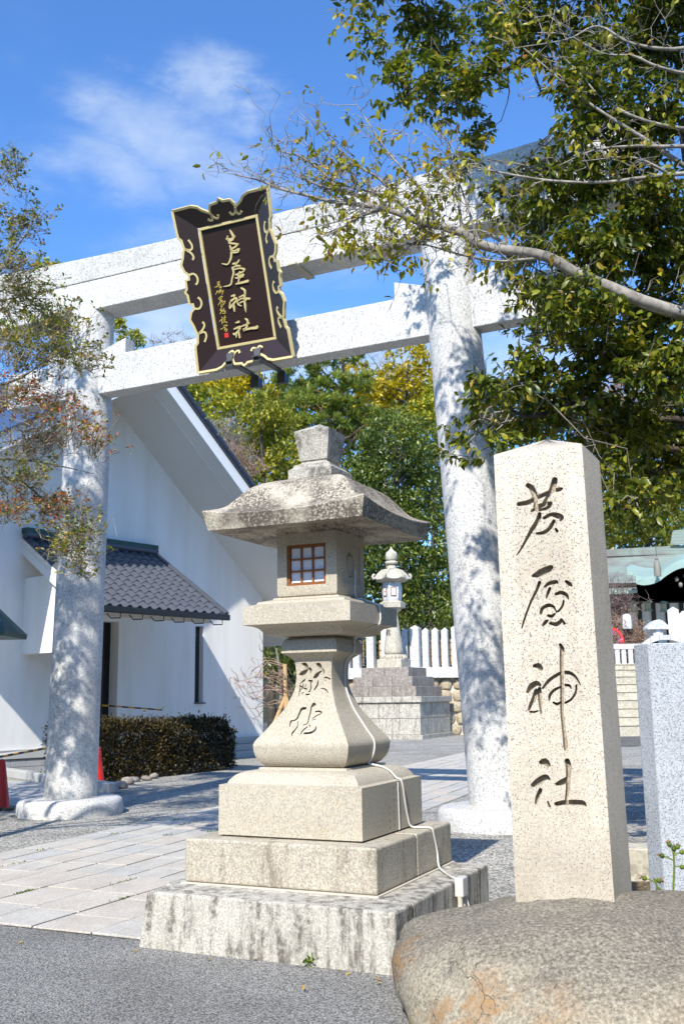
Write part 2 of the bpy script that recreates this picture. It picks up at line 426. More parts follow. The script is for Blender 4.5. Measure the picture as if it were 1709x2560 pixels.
granite('granite_blue', (0.47, 0.505, 0.55), (0.15, 0.175, 0.21), 135.0, 0.36, (0.44, 0.475, 0.52), 0.5, 0.08, 0.15, soft=.09)
granite('stone_dirty', (0.50, 0.48, 0.42), (0.30, 0.28, 0.24), 20.0, 0.30, None, 0, 0.10, 0.3, stain=(0.45, 0.62), stain_amt=0.8, streak=True, stain_col=(0.13, 0.10, 0.085))
granite('stone_tier', (0.36, 0.33, 0.29), (0.22, 0.19, 0.17), 18.0, 0.35, None, 0, 0.12, 0.3, stain=(0.36, 0.55), stain_amt=0.8, streak=True, stain_col=(0.15, 0.115, 0.10))
granite('stone_pale', (0.60, 0.605, 0.60), (0.42, 0.42, 0.42), 14.0, 0.30, None, 0, 0.06, 0.1)
granite('stone_beige', (0.53, 0.49, 0.39), (0.36, 0.33, 0.26), 22.0, 0.30, None, 0, 0.10, 0.2, stain=(0.52, 0.70), stain_amt=0.6, stain_col=(0.14, 0.115, 0.09))
granite('rubble', (0.44, 0.37, 0.26), (0.26, 0.22, 0.16), 9.0, 0.35, (0.48, 0.36, 0.20), 0.6, 0.16, 0.5)
granite('paving', (0.57, 0.54, 0.48), (0.40, 0.385, 0.355), 55.0, 0.36, (0.44, 0.39, 0.32), 0.4, 0.11, 0.35)
granite('paving_pink', (0.585, 0.535, 0.465), (0.42, 0.38, 0.325), 55.0, 0.34, (0.47, 0.38, 0.29), 0.5, 0.10, 0.35)
granite('paving_grey', (0.53, 0.515, 0.475), (0.36, 0.36, 0.35), 55.0, 0.36, (0.34, 0.345, 0.345), 0.4, 0.11, 0.35)

t = mat('boulder'); c = t.coord(False)
n1 = t.noise(c, 60.0, 6.0, 0.75); n2 = t.noise(c, 170.0, 3.0, 0.65); n3 = t.noise(t.scaled(c, 1.0, 1.0, 0.8, (3.3, 1.1, 0.2)), 1.5, 6.0, 0.62); n4 = t.noise(t.scaled(c, 1, 1, 1, (9, 2, 4)), 3.4, 7.0, 0.7)
sp = t.n('ShaderNodeSeparateXYZ', Vector=c)
grain = t.ramp(n1, [(0.36, (0.095, 0.084, 0.066)), (0.5, (0.24, 0.213, 0.165)), (0.64, (0.43, 0.385, 0.30))])
tan = t.ramp(n1, [(0.36, (0.22, 0.19, 0.135)), (0.52, (0.43, 0.38, 0.28)), (0.66, (0.59, 0.53, 0.42))])
front = t.math('MULTIPLY', t.step(sp.outputs[2], 0.46, 0.16), t.step(sp.outputs[1], 0.40, -0.25))
col = t.mix(t.math('MULTIPLY', t.step(t.math('ADD', n3, t.math('MULTIPLY', front, 0.26)), 0.55, 0.80), 0.8), grain, tan)
left = t.step(sp.outputs[0], -0.35, -0.95)
rust = t.math('MULTIPLY', t.math('MULTIPLY', t.step(n4, 0.47, 0.62), t.step(n1, 0.34, 0.56)), t.math('MULTIPLY', t.step(sp.outputs[2], 0.40, 0.22), t.math('ADD', t.math('MULTIPLY', left, 0.75), 0.12)))
col = t.mix(rust, col, (0.38, 0.205, 0.075))
dk = t.math('MULTIPLY', t.step(t.noise(t.scaled(c, 1, 1, 1.4, (6, 6, 2)), 4.0, 6.0, 0.66), 0.52, 0.68), t.step(n2, 0.35, 0.55))
col = t.mix(t.math('MULTIPLY', dk, 0.45), col, (0.085, 0.078, 0.068))
col = t.mix(t.step(n2, 0.60, 0.66), col, (0.07, 0.062, 0.055))
ck = t.n('ShaderNodeTexVoronoi', {'feature': 'DISTANCE_TO_EDGE'}, Vector=t.n('ShaderNodeVectorMath', {'operation': 'ADD'}, i0=c, i1=t.n('ShaderNodeTexNoise', Vector=c, Scale=3.0, Detail=4.0).outputs['Color']).outputs[0], Scale=1.1).outputs[0]
crack = t.math('MULTIPLY', t.step(ck, 0.006, 0.0), t.step(n3, 0.48, 0.60))
col = t.mix(t.math('MULTIPLY', crack, 0.35), col, (0.05, 0.045, 0.038))
hgt = t.math('SUBTRACT', t.math('ADD', n1, t.math('MULTIPLY', n2, 0.6)), t.math('MULTIPLY', crack, 1.0))
t.out(col, 0.85, t.bump(hgt, 0.9, 0.008), spec=0.25)

def aggregate(name, base, pale, dark, scale, big=0.6, bump=0.6):
    t = mat(name); c = t.n('ShaderNodeNewGeometry').outputs['Position']
    v = t.n('ShaderNodeTexVoronoi', {'feature': 'F1'}, Vector=c, Scale=scale)
    vc = t.n('ShaderNodeSeparateColor', Color=v.outputs['Color']).outputs[0]
    n = t.noise(c, big, 5.0, 0.6); nf = t.noise(c, scale*0.25, 3.0, 0.6)
    col = t.ramp(vc, [(0.0, dark), (0.35, base), (0.75, base), (1.0, pale)])
    col = t.mix(t.step(v.outputs['Distance'], 0.42, 0.75), col, tuple(x*0.35 for x in base))
    col = t.mix(1.0, col, t.ramp(n, [(0.3, (0.66, 0.65, 0.63)), (0.50, (0.92, 0.92, 0.91)), (0.66, (1.08, 1.07, 1.05))]), 'MULTIPLY')
    st_ = t.step(t.noise(t.scaled(c, 1, 1, 1, (3, 8, 1)), 3.0, 6.0, 0.7), 0.60, 0.74)
    col = t.mix(t.math('MULTIPLY', st_, 0.28), col, tuple(x*0.45 for x in base))
    col = t.mix(1.0, col, t.ramp(nf, [(0.3, (0.8, 0.8, 0.8)), (0.7, (1, 1, 1))]), 'MULTIPLY')
    t.out(col, 0.88, t.bump(t.math('SUBTRACT', 1.0, v.outputs['Distance']), bump, 0.012), spec=0.25)
aggregate('asphalt', (0.36, 0.352, 0.33), (0.56, 0.535, 0.485), (0.19, 0.19, 0.19), 105.0)
aggregate('gravel', (0.50, 0.48, 0.43), (0.78, 0.76, 0.71), (0.18, 0.18, 0.18), 46.0)
aggregate('joint', (0.13, 0.115, 0.09), (0.20, 0.18, 0.13), (0.06, 0.055, 0.04), 60.0)
aggregate('ground', (0.20, 0.195, 0.18), (0.34, 0.33, 0.31), (0.09, 0.09, 0.09), 30.0)
aggregate('soil', (0.20, 0.15, 0.09), (0.34, 0.26, 0.15), (0.08, 0.06, 0.04), 30.0)
aggregate('sand', (0.42, 0.36, 0.24), (0.50, 0.44, 0.32), (0.30, 0.25, 0.17), 30.0)

def plain(name, col, rough=0.6, var=0.10, scale=6.0, metallic=0.0, bump=0.0, spec=0.4, rand=True):
    t = mat(name); c = t.coord(rand); n = t.noise(c, scale, 4.0, 0.6)
    lo = tuple(x*(1-var) for x in col); hi = tuple(min(1, x*(1+var)) for x in col)
    cc = t.mix(n, lo, hi)
    t.out(cc, rough, t.bump(t.noise(c, scale*12, 3.0), bump, 0.004) if bump else None, metallic, spec)
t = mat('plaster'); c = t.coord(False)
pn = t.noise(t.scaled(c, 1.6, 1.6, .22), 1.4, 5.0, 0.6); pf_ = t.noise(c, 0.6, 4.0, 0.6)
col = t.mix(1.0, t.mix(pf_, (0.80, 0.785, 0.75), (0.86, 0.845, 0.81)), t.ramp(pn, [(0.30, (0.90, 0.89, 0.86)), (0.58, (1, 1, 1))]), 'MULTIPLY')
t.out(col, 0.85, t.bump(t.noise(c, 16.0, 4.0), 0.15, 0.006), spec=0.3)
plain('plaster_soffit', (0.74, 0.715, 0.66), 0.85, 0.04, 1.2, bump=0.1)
plain('fascia', (0.78, 0.78, 0.76), 0.6, 0.04)
plain('roof_tile', (0.075, 0.082, 0.10), 0.34, 0.22, 8.0, spec=0.6)
plain('roof_tile_blue', (0.035, 0.045, 0.075), 0.3, 0.25, 5.0, spec=0.6)
plain('dark_metal', (0.018, 0.018, 0.018), 0.4, 0.3, 20.0, spec=0.5)
plain('steel', (0.11, 0.11, 0.105), 0.42, 0.3, 9.0, metallic=0.6)
plain('dark_void', (0.012, 0.012, 0.014), 0.6)
plain('dark_glass', (0.02, 0.022, 0.025), 0.08, spec=0.7)
plain('lacquer', (0.030, 0.0165, 0.0155), 0.28, 0.12, 2.0, spec=0.5)
plain('gold', (0.58, 0.475, 0.225), 0.42, 0.08, 9.0, spec=0.5)
plain('gold_small', (0.55, 0.42, 0.10), 0.5, 0.08, 9.0)
plain('seal_red', (0.62, 0.035, 0.03), 0.5)
plain('wood', (0.24, 0.085, 0.022), 0.5, 0.25, 14.0, bump=0.2)
plain('wood_dark', (0.035, 0.024, 0.018), 0.6, 0.3, 14.0)
plain('wood_pole', (0.50, 0.33, 0.16), 0.65, 0.15, 10.0)
plain('paper', (0.72, 0.74, 0.78), 0.7, 0.04, 8.0)
plain('mortar', (0.52, 0.48, 0.40), 0.9, 0.12, 20.0)
plain('cable', (0.56, 0.55, 0.52), 0.45, 0.06, 10.0)
plain('conduit', (0.50, 0.46, 0.36), 0.6, 0.1, 10.0)
plain('cone_red', (0.52, 0.022, 0.012), 0.42, 0.15, 6.0)
plain('rubber', (0.02, 0.02, 0.02), 0.6)
plain('copper_edge', (0.27, 0.37, 0.32), 0.6, 0.15, 1.5)
t = mat('copper_green'); c = t.coord(False)
wv_ = t.n('ShaderNodeTexWave', {'wave_type': 'BANDS', 'bands_direction': 'Z'}, Vector=c, Scale=1.6, Distortion=0.3).outputs[0]
col = t.mix(t.step(t.noise(c, 0.7, 5.0, 0.6), 0.42, 0.66), (0.22, 0.265, 0.225), (0.18, 0.17, 0.15))
col = t.mix(t.math('MULTIPLY', t.step(wv_, 0.80, 0.98), 0.5), col, (0.14, 0.18, 0.155))
t.out(col, 0.75, None, spec=0.3)
plain('copper_dark', (0.035, 0.075, 0.065), 0.5, 0.2, 3.0)
plain('concrete', (0.38, 0.385, 0.38), 0.85, 0.15, 1.5, bump=0.2)
plain('concrete_block', (0.30, 0.31, 0.32), 0.85, 0.15, 2.5, bump=0.2)
plain('arch_red', (0.80, 0.05, 0.03), 0.4)
plain('flower_pink', (0.80, 0.25, 0.45), 0.6)
plain('blue_sheet', (0.03, 0.14, 0.55), 0.5)
plain('moss', (0.12, 0.17, 0.02), 0.9, 0.3, 30.0)
plain('slat_tan', (0.62, 0.42, 0.26), 0.7, 0.1)
plain('hanging_bronze', (0.30, 0.31, 0.22), 0.6, 0.2, 5.0)
plain('bell_grey', (0.20, 0.19, 0.15), 0.6, 0.2, 10.0)
t = mat('bar_stripe'); c = t.coord(False)
wv = t.n('ShaderNodeTexWave', {'wave_type': 'BANDS', 'bands_direction': 'X'}, Vector=c, Scale=1.05, Distortion=0.0).outputs[0]
t.out(t.mix(t.step(wv, 0.48, 0.52), (0.02, 0.02, 0.025), (0.62, 0.30, 0.01)), 0.45)

def leafmat(name, stops, rough=0.38, transl=0.28, spec=0.5, tint=(1.15, 1.25, 0.45)):
    t = mat(name); g = t.n('ShaderNodeNewGeometry'); oi = t.n('ShaderNodeObjectInfo')
    r = t.math('FRACT', t.math('ADD', g.outputs['Random Per Island'], oi.outputs['Random']))
    col = t.ramp(r, stops)
    n = t.noise(g.outputs['Position'], 1.1, 2.0); col = t.mix(1.0, col, t.ramp(n, [(0.3, (0.72, 0.74, 0.8)), (0.7, (1.15, 1.12, 0.95))]), 'MULTIPLY')
    t.out(col, rough, None, spec=spec, transl=transl, tcol=t.mix(1.0, col, tint, 'MULTIPLY'))
leafmat('leaf_glossy', [(0, (0.045, 0.068, 0.010)), (0.35, (0.095, 0.128, 0.015)), (0.7, (0.185, 0.205, 0.020)), (0.93, (0.31, 0.30, 0.032)), (1, (0.42, 0.27, 0.05))], 0.36, 0.30, 0.32)
leafmat('leaf_yellow', [(0, (0.20, 0.22, 0.025)), (0.5, (0.35, 0.33, 0.035)), (0.85, (0.46, 0.37, 0.045)), (1, (0.42, 0.22, 0.05))], 0.4, 0.35, 0.3)
leafmat('leaf_shrub', [(0, (0.088, 0.122, 0.026)), (0.5, (0.193, 0.227, 0.035)), (0.85, (0.385, 0.350, 0.053)), (1, (0.630, 0.315, 0.088))], 0.4, 0.25)
leafmat('leaf_red', [(0, (0.202, 0.140, 0.025)), (0.35, (0.481, 0.140, 0.044)), (0.7, (0.708, 0.177, 0.101)), (1, (0.734, 0.329, 0.140))], 0.45, 0.3, tint=(1.2, .8, .5))
leafmat('leaf_camphor', [(0, (0.128, 0.179, 0.024)), (0.4, (0.269, 0.314, 0.030)), (0.8, (0.493, 0.434, 0.033)), (1, (0.628, 0.478, 0.038))], 0.5, 0.3)
leafmat('leaf_gold', [(0, (0.222, 0.211, 0.015)), (0.4, (0.514, 0.410, 0.019)), (1, (0.701, 0.502, 0.024))], 0.5, 0.35)
leafmat('leaf_dark', [(0, (0.044, 0.074, 0.016)), (0.5, (0.097, 0.143, 0.023)), (0.9, (0.210, 0.247, 0.036)), (1, (0.300, 0.284, 0.053))], 0.38, 0.22)
leafmat('leaf_olive', [(0, (0.149, 0.164, 0.023)), (0.5, (0.281, 0.288, 0.031)), (1, (0.452, 0.390, 0.047))], 0.5, 0.3)
leafmat('needles', [(0, (0.097, 0.154, 0.032)), (0.5, (0.203, 0.268, 0.042)), (0.9, (0.356, 0.380, 0.049)), (1, (0.454, 0.341, 0.049))], 0.5, 0.25)
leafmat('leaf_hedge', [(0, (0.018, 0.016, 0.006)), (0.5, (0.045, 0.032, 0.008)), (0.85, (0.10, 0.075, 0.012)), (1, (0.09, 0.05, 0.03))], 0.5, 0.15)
leafmat('leaf_fallen', [(0, (0.30, 0.11, 0.03)), (0.5, (0.42, 0.26, 0.05)), (1, (0.30, 0.32, 0.05))], 0.6, 0.1)
leafmat('weed', [(0, (0.06, 0.11, 0.01)), (1, (0.17, 0.25, 0.02))], 0.6, 0.2)
leafmat('dry_grass', [(0, (0.20, 0.12, 0.06)), (0.6, (0.33, 0.20, 0.10)), (1, (0.45, 0.32, 0.20))], 0.7, 0.1)
def bark(name, a, b, scale=14.0):
    t = mat(name); c = t.coord(False); n = t.noise(t.scaled(c, 1, 1, 0.6), scale, 5.0, 0.65); n2 = t.noise(c, 2.0, 3.0)
    col = t.mix(1.0, t.mix(t.step(n, 0.3, 0.7), a, b), t.ramp(n2, [(0.3, (0.75, 0.75, 0.75)), (0.7, (1.1, 1.1, 1.1))]), 'MULTIPLY')
    t.out(col, 0.85, t.bump(n, 0.6, 0.01), spec=0.2)
bark('bark_pale', (0.17, 0.15, 0.125), (0.40, 0.365, 0.31))
bark('bark_dark', (0.035, 0.028, 0.022), (0.12, 0.10, 0.08))
bark('bark_grey', (0.15, 0.135, 0.11), (0.31, 0.28, 0.23))
bark('twig_grey', (0.21, 0.185, 0.16), (0.36, 0.33, 0.29))
bark('twig_pink', (0.27, 0.17, 0.14), (0.42, 0.29, 0.25))
bark('twig_purple', (0.13, 0.085, 0.08), (0.27, 0.20, 0.18))
bark('pine_bark', (0.13, 0.07, 0.045), (0.27, 0.16, 0.10))
bark('twig_pale', (0.30, 0.25, 0.16), (0.48, 0.42, 0.30))
granite('groove', (0.40, 0.34, 0.255), (0.22, 0.185, 0.135), 120.0, 0.35, None, 0, 0.15, 0.4)  # darkened cut faces: collected dirt plus the strokes' shade put into the colour
plain('hill_ground', (0.035, 0.040, 0.015), 0.95, 0.4, 0.5)
MARKER_STROKES=[[(-.0611,2.1204,.0274),(-.0403,2.1017,.0327),(-.0263,2.0619,.0326),(-.0231,2.0234,.0244),(-.03,1.9996,.0163)],[(-.1161,2.0243,.0247),(-.0665,2.0277,.0272),(-.0274,2.0429,.0244),(.0224,2.0597,.0243),(.0664,2.0743,.0215),(.1041,2.0785,.0241),(.1203,2.0822,.0134)],[(.0852,2.1348,.0323),(.0764,2.1058,.0349),(.061,2.0748,.0296),(.0373,2.0392,.0215),(.0169,2.0141,.0162)],[(-.0475,1.9795,.0136),(-.0138,1.998,.027),(.0302,2.0101,.0215),(.057,2.0101,.0215)],[(-.0203,1.9796,.0135),(.0287,1.9858,.0188),(.051,1.9988,.0215)],[(-.0051,1.9619,.0216),(-.0181,1.9252,.0269),(-.0533,1.8797,.0227),(-.0832,1.8335,.0162),(-.1131,1.7873,.0119),(-.1396,1.7543,.0065)],[(.0149,1.9358,.0188),(.0534,1.9511,.0214),(.0849,1.9428,.0319),(.1079,1.9299,.0265),(.099,1.9147,.0106)],[(.0673,1.9175,.0187),(.0438,1.882,.0213),(.0103,1.8607,.0214),(-.0275,1.8586,.0134)],[(.0726,1.8742,.0133),(.0797,1.8602,.0186)],[(-.0621,1.639,.016),(-.0294,1.6475,.0372),(.009,1.6634,.0397),(.0391,1.6773,.0264)],[(-.0266,1.6049,.0186),(-.0451,1.5637,.0159),(-.0749,1.5126,.0133),(-.0994,1.4612,.0117),(-.1212,1.4096,.0117),(-.1341,1.3734,.008)],[(-.0042,1.5771,.0106),(.0207,1.594,.0211),(.058,1.5996,.021),(.0654,1.5912,.0105)],[(.0245,1.5701,.0158),(.0123,1.5445,.0158),(.0028,1.5188,.0079)],[(.1078,1.5991,.0156),(.1252,1.5849,.0234),(.1375,1.5737,.0104)],[(.0515,1.5371,.0157),(.0807,1.5432,.0209),(.1059,1.5287,.0208),(.115,1.5074,.0093)],[(.0913,1.5035,.0094),(.0844,1.4779,.013),(.0646,1.4529,.013),(.0484,1.4459,.0104)],[(-.031,1.442,.0158),(-.0215,1.4677,.0184),(.0085,1.4819,.021),(.0345,1.4753,.0157),(.0463,1.4539,.0104)],[(.0053,1.4298,.0157),(.0262,1.4262,.0183),(.0427,1.4384,.0094)],[(-.0241,1.3817,.0131),(-.0071,1.3992,.0209),(.0039,1.4065,.0105)],[(.0134,1.3904,.0156),(.0445,1.3839,.0234),(.0662,1.3958,.0207),(.0722,1.4085,.013)],[(.0748,1.4084,.0104),(.0863,1.3846,.0181)],[(-.0821,1.1783,.0183),(-.0583,1.1777,.0312),(-.0461,1.1619,.0259)],[(-.1216,1.0481,.0208),(-.1014,1.076,.0312),(-.0741,1.0908,.0285),(-.0563,1.0803,.0181)],[(-.0762,1.0551,.0259),(-.0918,1.0145,.0259),(-.1153,.974,.0181),(-.1216,.9562,.0104)],[(-.0598,1.065,.0207),(-.0609,1.0039,.0206),(-.0596,.938,.0077)],[(-.1168,.9486,.0104),(-.0931,.9484,.0103),(-.0744,.9533,.0077)],[(-.0441,1.0647,.0129),(-.0104,1.1023,.018),(.0329,1.1294,.018),(.0594,1.1389,.0179),(.0954,1.1381,.0204),(.1248,1.1172,.0152),(.1476,1.0765,.0061)],[(.1272,1.0769,.0101),(.1224,1.0418,.0126),(.0972,1.0071,.0126),(.0653,.9899,.0127)],[(.0446,1.0683,.0128),(.0126,1.0536,.0154),(-.0097,1.0286,.0154),(-.0139,1.0034,.0103)],[(.0062,.993,.0128),(.0239,.9853,.0153),(.0451,.9951,.0102)],[(.071,1.0779,.0127),(.0913,1.075,.0152),(.1006,1.0597,.0076)],[(.0581,1.282,.0155),(.0669,1.256,.0257),(.0607,1.2,.0216),(.0552,1.0732,.0204),(.0472,.9474,.0193),(.0511,.8475,.0202),(.0546,.783,.0251),(.0506,.7607,.0126)],[(-.0792,.6997,.0204),(-.0555,.705,.0355),(-.0385,.6879,.0228)],[(-.1249,.5872,.0229),(-.0925,.6077,.0355),(-.055,.6283,.0303),(-.0376,.6187,.0151)],[(-.0845,.5684,.0202),(-.1024,.5285,.0228),(-.1145,.4986,.0101)],[(-.0635,.5738,.0252),(-.0613,.5247,.0251),(-.0544,.4711,.02),(-.0464,.4763,.01)],[(-.052,.5103,.01),(-.0432,.4861,.0125)],[(.0575,.709,.03),(.0629,.6747,.0299),(.0572,.6256,.0249),(.0509,.5669,.0199),(.0403,.5204,.0149)],[(-.0032,.5949,.0175),(.0255,.6053,.03),(.0673,.6258,.0249),(.1032,.6363,.0223),(.1044,.6168,.0124)],[(-.0118,.4993,.0225),(.0294,.5079,.0248),(.0798,.5094,.0271),(.1197,.5082,.027),(.1338,.4966,.0147)]]
PLAQUE_STROKES=[[(.0094,.6815,.0138),(.0275,.6393,.0275),(.0488,.59,.0303)],[(-.0375,.6164,.0138),(-.0449,.5766,.0221),(-.015,.5319,.0193)],[(-.0584,.5857,.0249),(.0054,.5601,.0441),(.0597,.5917,.0303)],[(-.0338,.5291,.0194),(.0121,.5136,.0249),(.0981,.4862,.0193)],[(.0981,.4862,.0193),(.0566,.466,.0221),(-.0241,.4405,.0249)],[(-.0248,.495,.0166),(-.0163,.4416,.0222)],[(-.0168,.4391,.0166),(.0244,.4142,.0194),(.0948,.4262,.0248),(.0734,.3916,.0221),(-.0089,.3986,.0194)],[(-.0191,.4097,.0249),(-.0346,.3413,.0306),(-.085,.2754,.0195),(-.1244,.2699,.0196),(-.179,.2908,.0112)],[(-.0194,.2577,.0278),(.0423,.2615,.0222),(.0744,.2878,.0194)],[(-.0111,.2196,.0195),(.0501,.221,.0222),(.0784,.2091,.0139)],[(.0349,.2629,.0166),(.0178,.2272,.0194)],[(-.0355,.2112,.0307),(-.0322,.1452,.0251),(-.0683,.0733,.0224),(-.0948,.0125,.0225),(-.1437,-.0023,.0169),(-.2052,-.0003,.0113)],[(-.0253,.1831,.0167),(.0592,.1867,.0194),(.1273,.1608,.0249),(.1184,.1365,.0194)],[(.1184,.1365,.0194),(.0478,.1237,.0222),(-.0073,.1144,.0195)],[(.0586,.1412,.0194),(.0262,.0885,.0223),(.1043,.1001,.0222),(.0913,.0699,.0167)],[(-.0142,.0764,.0195),(.0375,.0668,.0195),(.0851,.0776,.0167)],[(.0375,.0668,.0195),(.0113,.0061,.0223)],[(-.0206,-.0011,.0196),(.0715,.0016,.0306),(.1557,.0057,.0361)],[(-.1154,-.1422,.0226),(-.0758,-.1361,.0253),(-.0775,-.1622,.0169)],[(-.1335,-.1986,.0283),(-.0679,-.1772,.0253),(-.049,-.2003,.0225),(-.1291,-.2592,.0283),(-.1661,-.2926,.017)],[(-.152,-.2153,.0198),(-.1713,-.2784,.0199)],[(-.1043,-.2502,.0311),(-.1062,-.303,.0311),(-.1057,-.343,.0142)],[(-.049,-.2003,.0141),(-.0372,-.262,.0169),(.004,-.2891,.0113)],[(-.0061,-.1749,.0168),(.0896,-.1525,.0251)],[(-.0365,-.2158,.0141),(.0361,-.1957,.0196),(.1383,-.2204,.0279)],[(-.0114,-.2467,.0169),(.0918,-.2253,.0196)],[(.0442,-.0655,.0223),(.089,-.113,.0279),(.0686,-.2015,.0308),(.0592,-.3054,.0309),(.0585,-.3781,.0084)],[(-.1166,-.488,.0142),(-.0693,-.4826,.0312)],[(-.1534,-.5623,.02),(-.0735,-.5488,.0284),(-.0707,-.576,.0256),(-.1502,-.63,.0314),(-.1761,-.619,.02)],[(-.0759,-.5618,.0284),(-.0928,-.6126,.0285),(-.0907,-.6868,.02)],[(-.1422,-.6717,.0171),(-.1276,-.6337,.0171)],[(.0346,-.4603,.0197),(.0598,-.4912,.0254),(.0408,-.5546,.0282),(-.0057,-.6002,.034),(-.0183,-.5847,.0198)],[(-.0424,-.5473,.017),(.0529,-.5299,.0226),(.0775,-.5208,.0197)],[(-.0132,-.599,.0283),(.0723,-.5932,.031),(.1783,-.5975,.0393),(.1817,-.5782,.0196)]]
SIGNATURE_STROKES=[[(-.2975,.0725,.0091),(-.2814,.0695,.0113),(-.2632,.0785,.0083)],[(-.3037,.0506,.0068),(-.291,.0518,.0083),(-.263,.0573,.0075)],[(-.293,.0522,.0083),(-.2988,.0321,.0091),(-.3107,.013,.0083),(-.3302,.0201,.0076),(-.3486,.0111,.0053)],[(-.2816,.0466,.0083),(-.2767,.028,.0098),(-.2799,.0003,.0091)],[(-.2921,.0238,.0068),(-.2654,.033,.0076)],[(-.2799,.0003,.0068),(-.2604,-.0068,.0083),(-.2471,-.0021,.0098),(-.2626,.0148,.0053)],[(-.3197,-.035,.0099),(-.327,-.0514,.0091),(-.3506,-.0773,.0091)],[(-.327,-.0514,.0068),(-.3048,-.0554,.0076),(-.3123,-.0398,.0061)],[(-.2956,-.0393,.0076),(-.2789,-.0388,.0098),(-.267,-.0197,.0083)],[(-.2976,-.0726,.0083),(-.2814,-.0525,.0091),(-.2508,-.0333,.0076)],[(-.2719,-.0684,.0076),(-.2641,-.0486,.0083)],[(-.2553,-.0572,.0076),(-.229,-.0496,.0091),(-.2398,-.0742,.0083),(-.2577,-.0922,.0076)],[(-.3192,-.1434,.0099),(-.2949,-.1246,.0099),(-.2682,-.1152,.0099),(-.2554,-.1246,.0076)],[(-.3053,-.1583,.0084),(-.2907,-.1467,.0084),(-.2636,-.1355,.0083)],[(-.2899,-.1646,.0114),(-.3018,-.1839,.0114),(-.3354,-.2189,.0091)],[(-.2845,-.1585,.0084),(-.2736,-.1889,.0091)],[(-.3131,-.189,.0076),(-.2963,-.1991,.0084)],[(-.265,-.1655,.0076),(-.2661,-.1937,.0091),(-.2268,-.1829,.0083),(-.2346,-.2029,.0091),(-.2558,-.2276,.0084)],[(-.2552,-.2241,.0053),(-.278,-.213,.0061),(-.2974,-.2274,.0076),(-.2938,-.253,.0091),(-.2718,-.2355,.0084)],[(-.2877,-.2648,.0076),(-.3131,-.2782,.0099),(-.3143,-.2959,.0092),(-.2835,-.2869,.0084)],[(-.2648,-.2759,.0084),(-.2613,-.2908,.0091),(-.2994,-.3056,.0114),(-.3342,-.3354,.0084)],[(-.2975,-.2952,.0076),(-.2712,-.3105,.0099),(-.242,-.3102,.0091)],[(-.2786,-.3056,.0084),(-.2523,-.3209,.0084),(-.2558,-.3399,.0099),(-.2959,-.3312,.0069)],[(-.315,-.3781,.0069),(-.3065,-.3885,.0084)],[(-.3544,-.4324,.01),(-.337,-.4174,.0092),(-.3007,-.402,.0084)],[(-.3174,-.4135,.0092),(-.3159,-.4389,.0107),(-.3251,-.4661,.0092)],[(-.3185,-.4528,.0069),(-.3064,-.4441,.0069)],[(-.2653,-.3687,.0091),(-.2691,-.3895,.0099),(-.2824,-.4159,.0076)],[(-.2953,-.3958,.0069),(-.2533,-.394,.0084)],[(-.2877,-.4221,.0076),(-.2662,-.4186,.0076)],[(-.2903,-.436,.0076),(-.2728,-.4318,.0084)],[(-.2996,-.4524,.0069),(-.276,-.4492,.0092),(-.2639,-.4513,.0084),(-.2477,-.4648,.0092)],[(-.308,-.4977,.0092),(-.2794,-.4899,.0099),(-.2517,-.4982,.0084),(-.2661,-.5083,.0084)],[(-.3581,-.5308,.01),(-.3368,-.5289,.0084),(-.2923,-.5147,.0084)],[(-.2957,-.5106,.0084),(-.2868,-.53,.0115),(-.3041,-.5559,.0092)],[(-.2928,-.5398,.0084),(-.2651,-.548,.0092),(-.2683,-.5655,.0092),(-.2891,-.5764,.01)],[(-.3035,-.5524,.0069),(-.2832,-.5558,.0077)]]
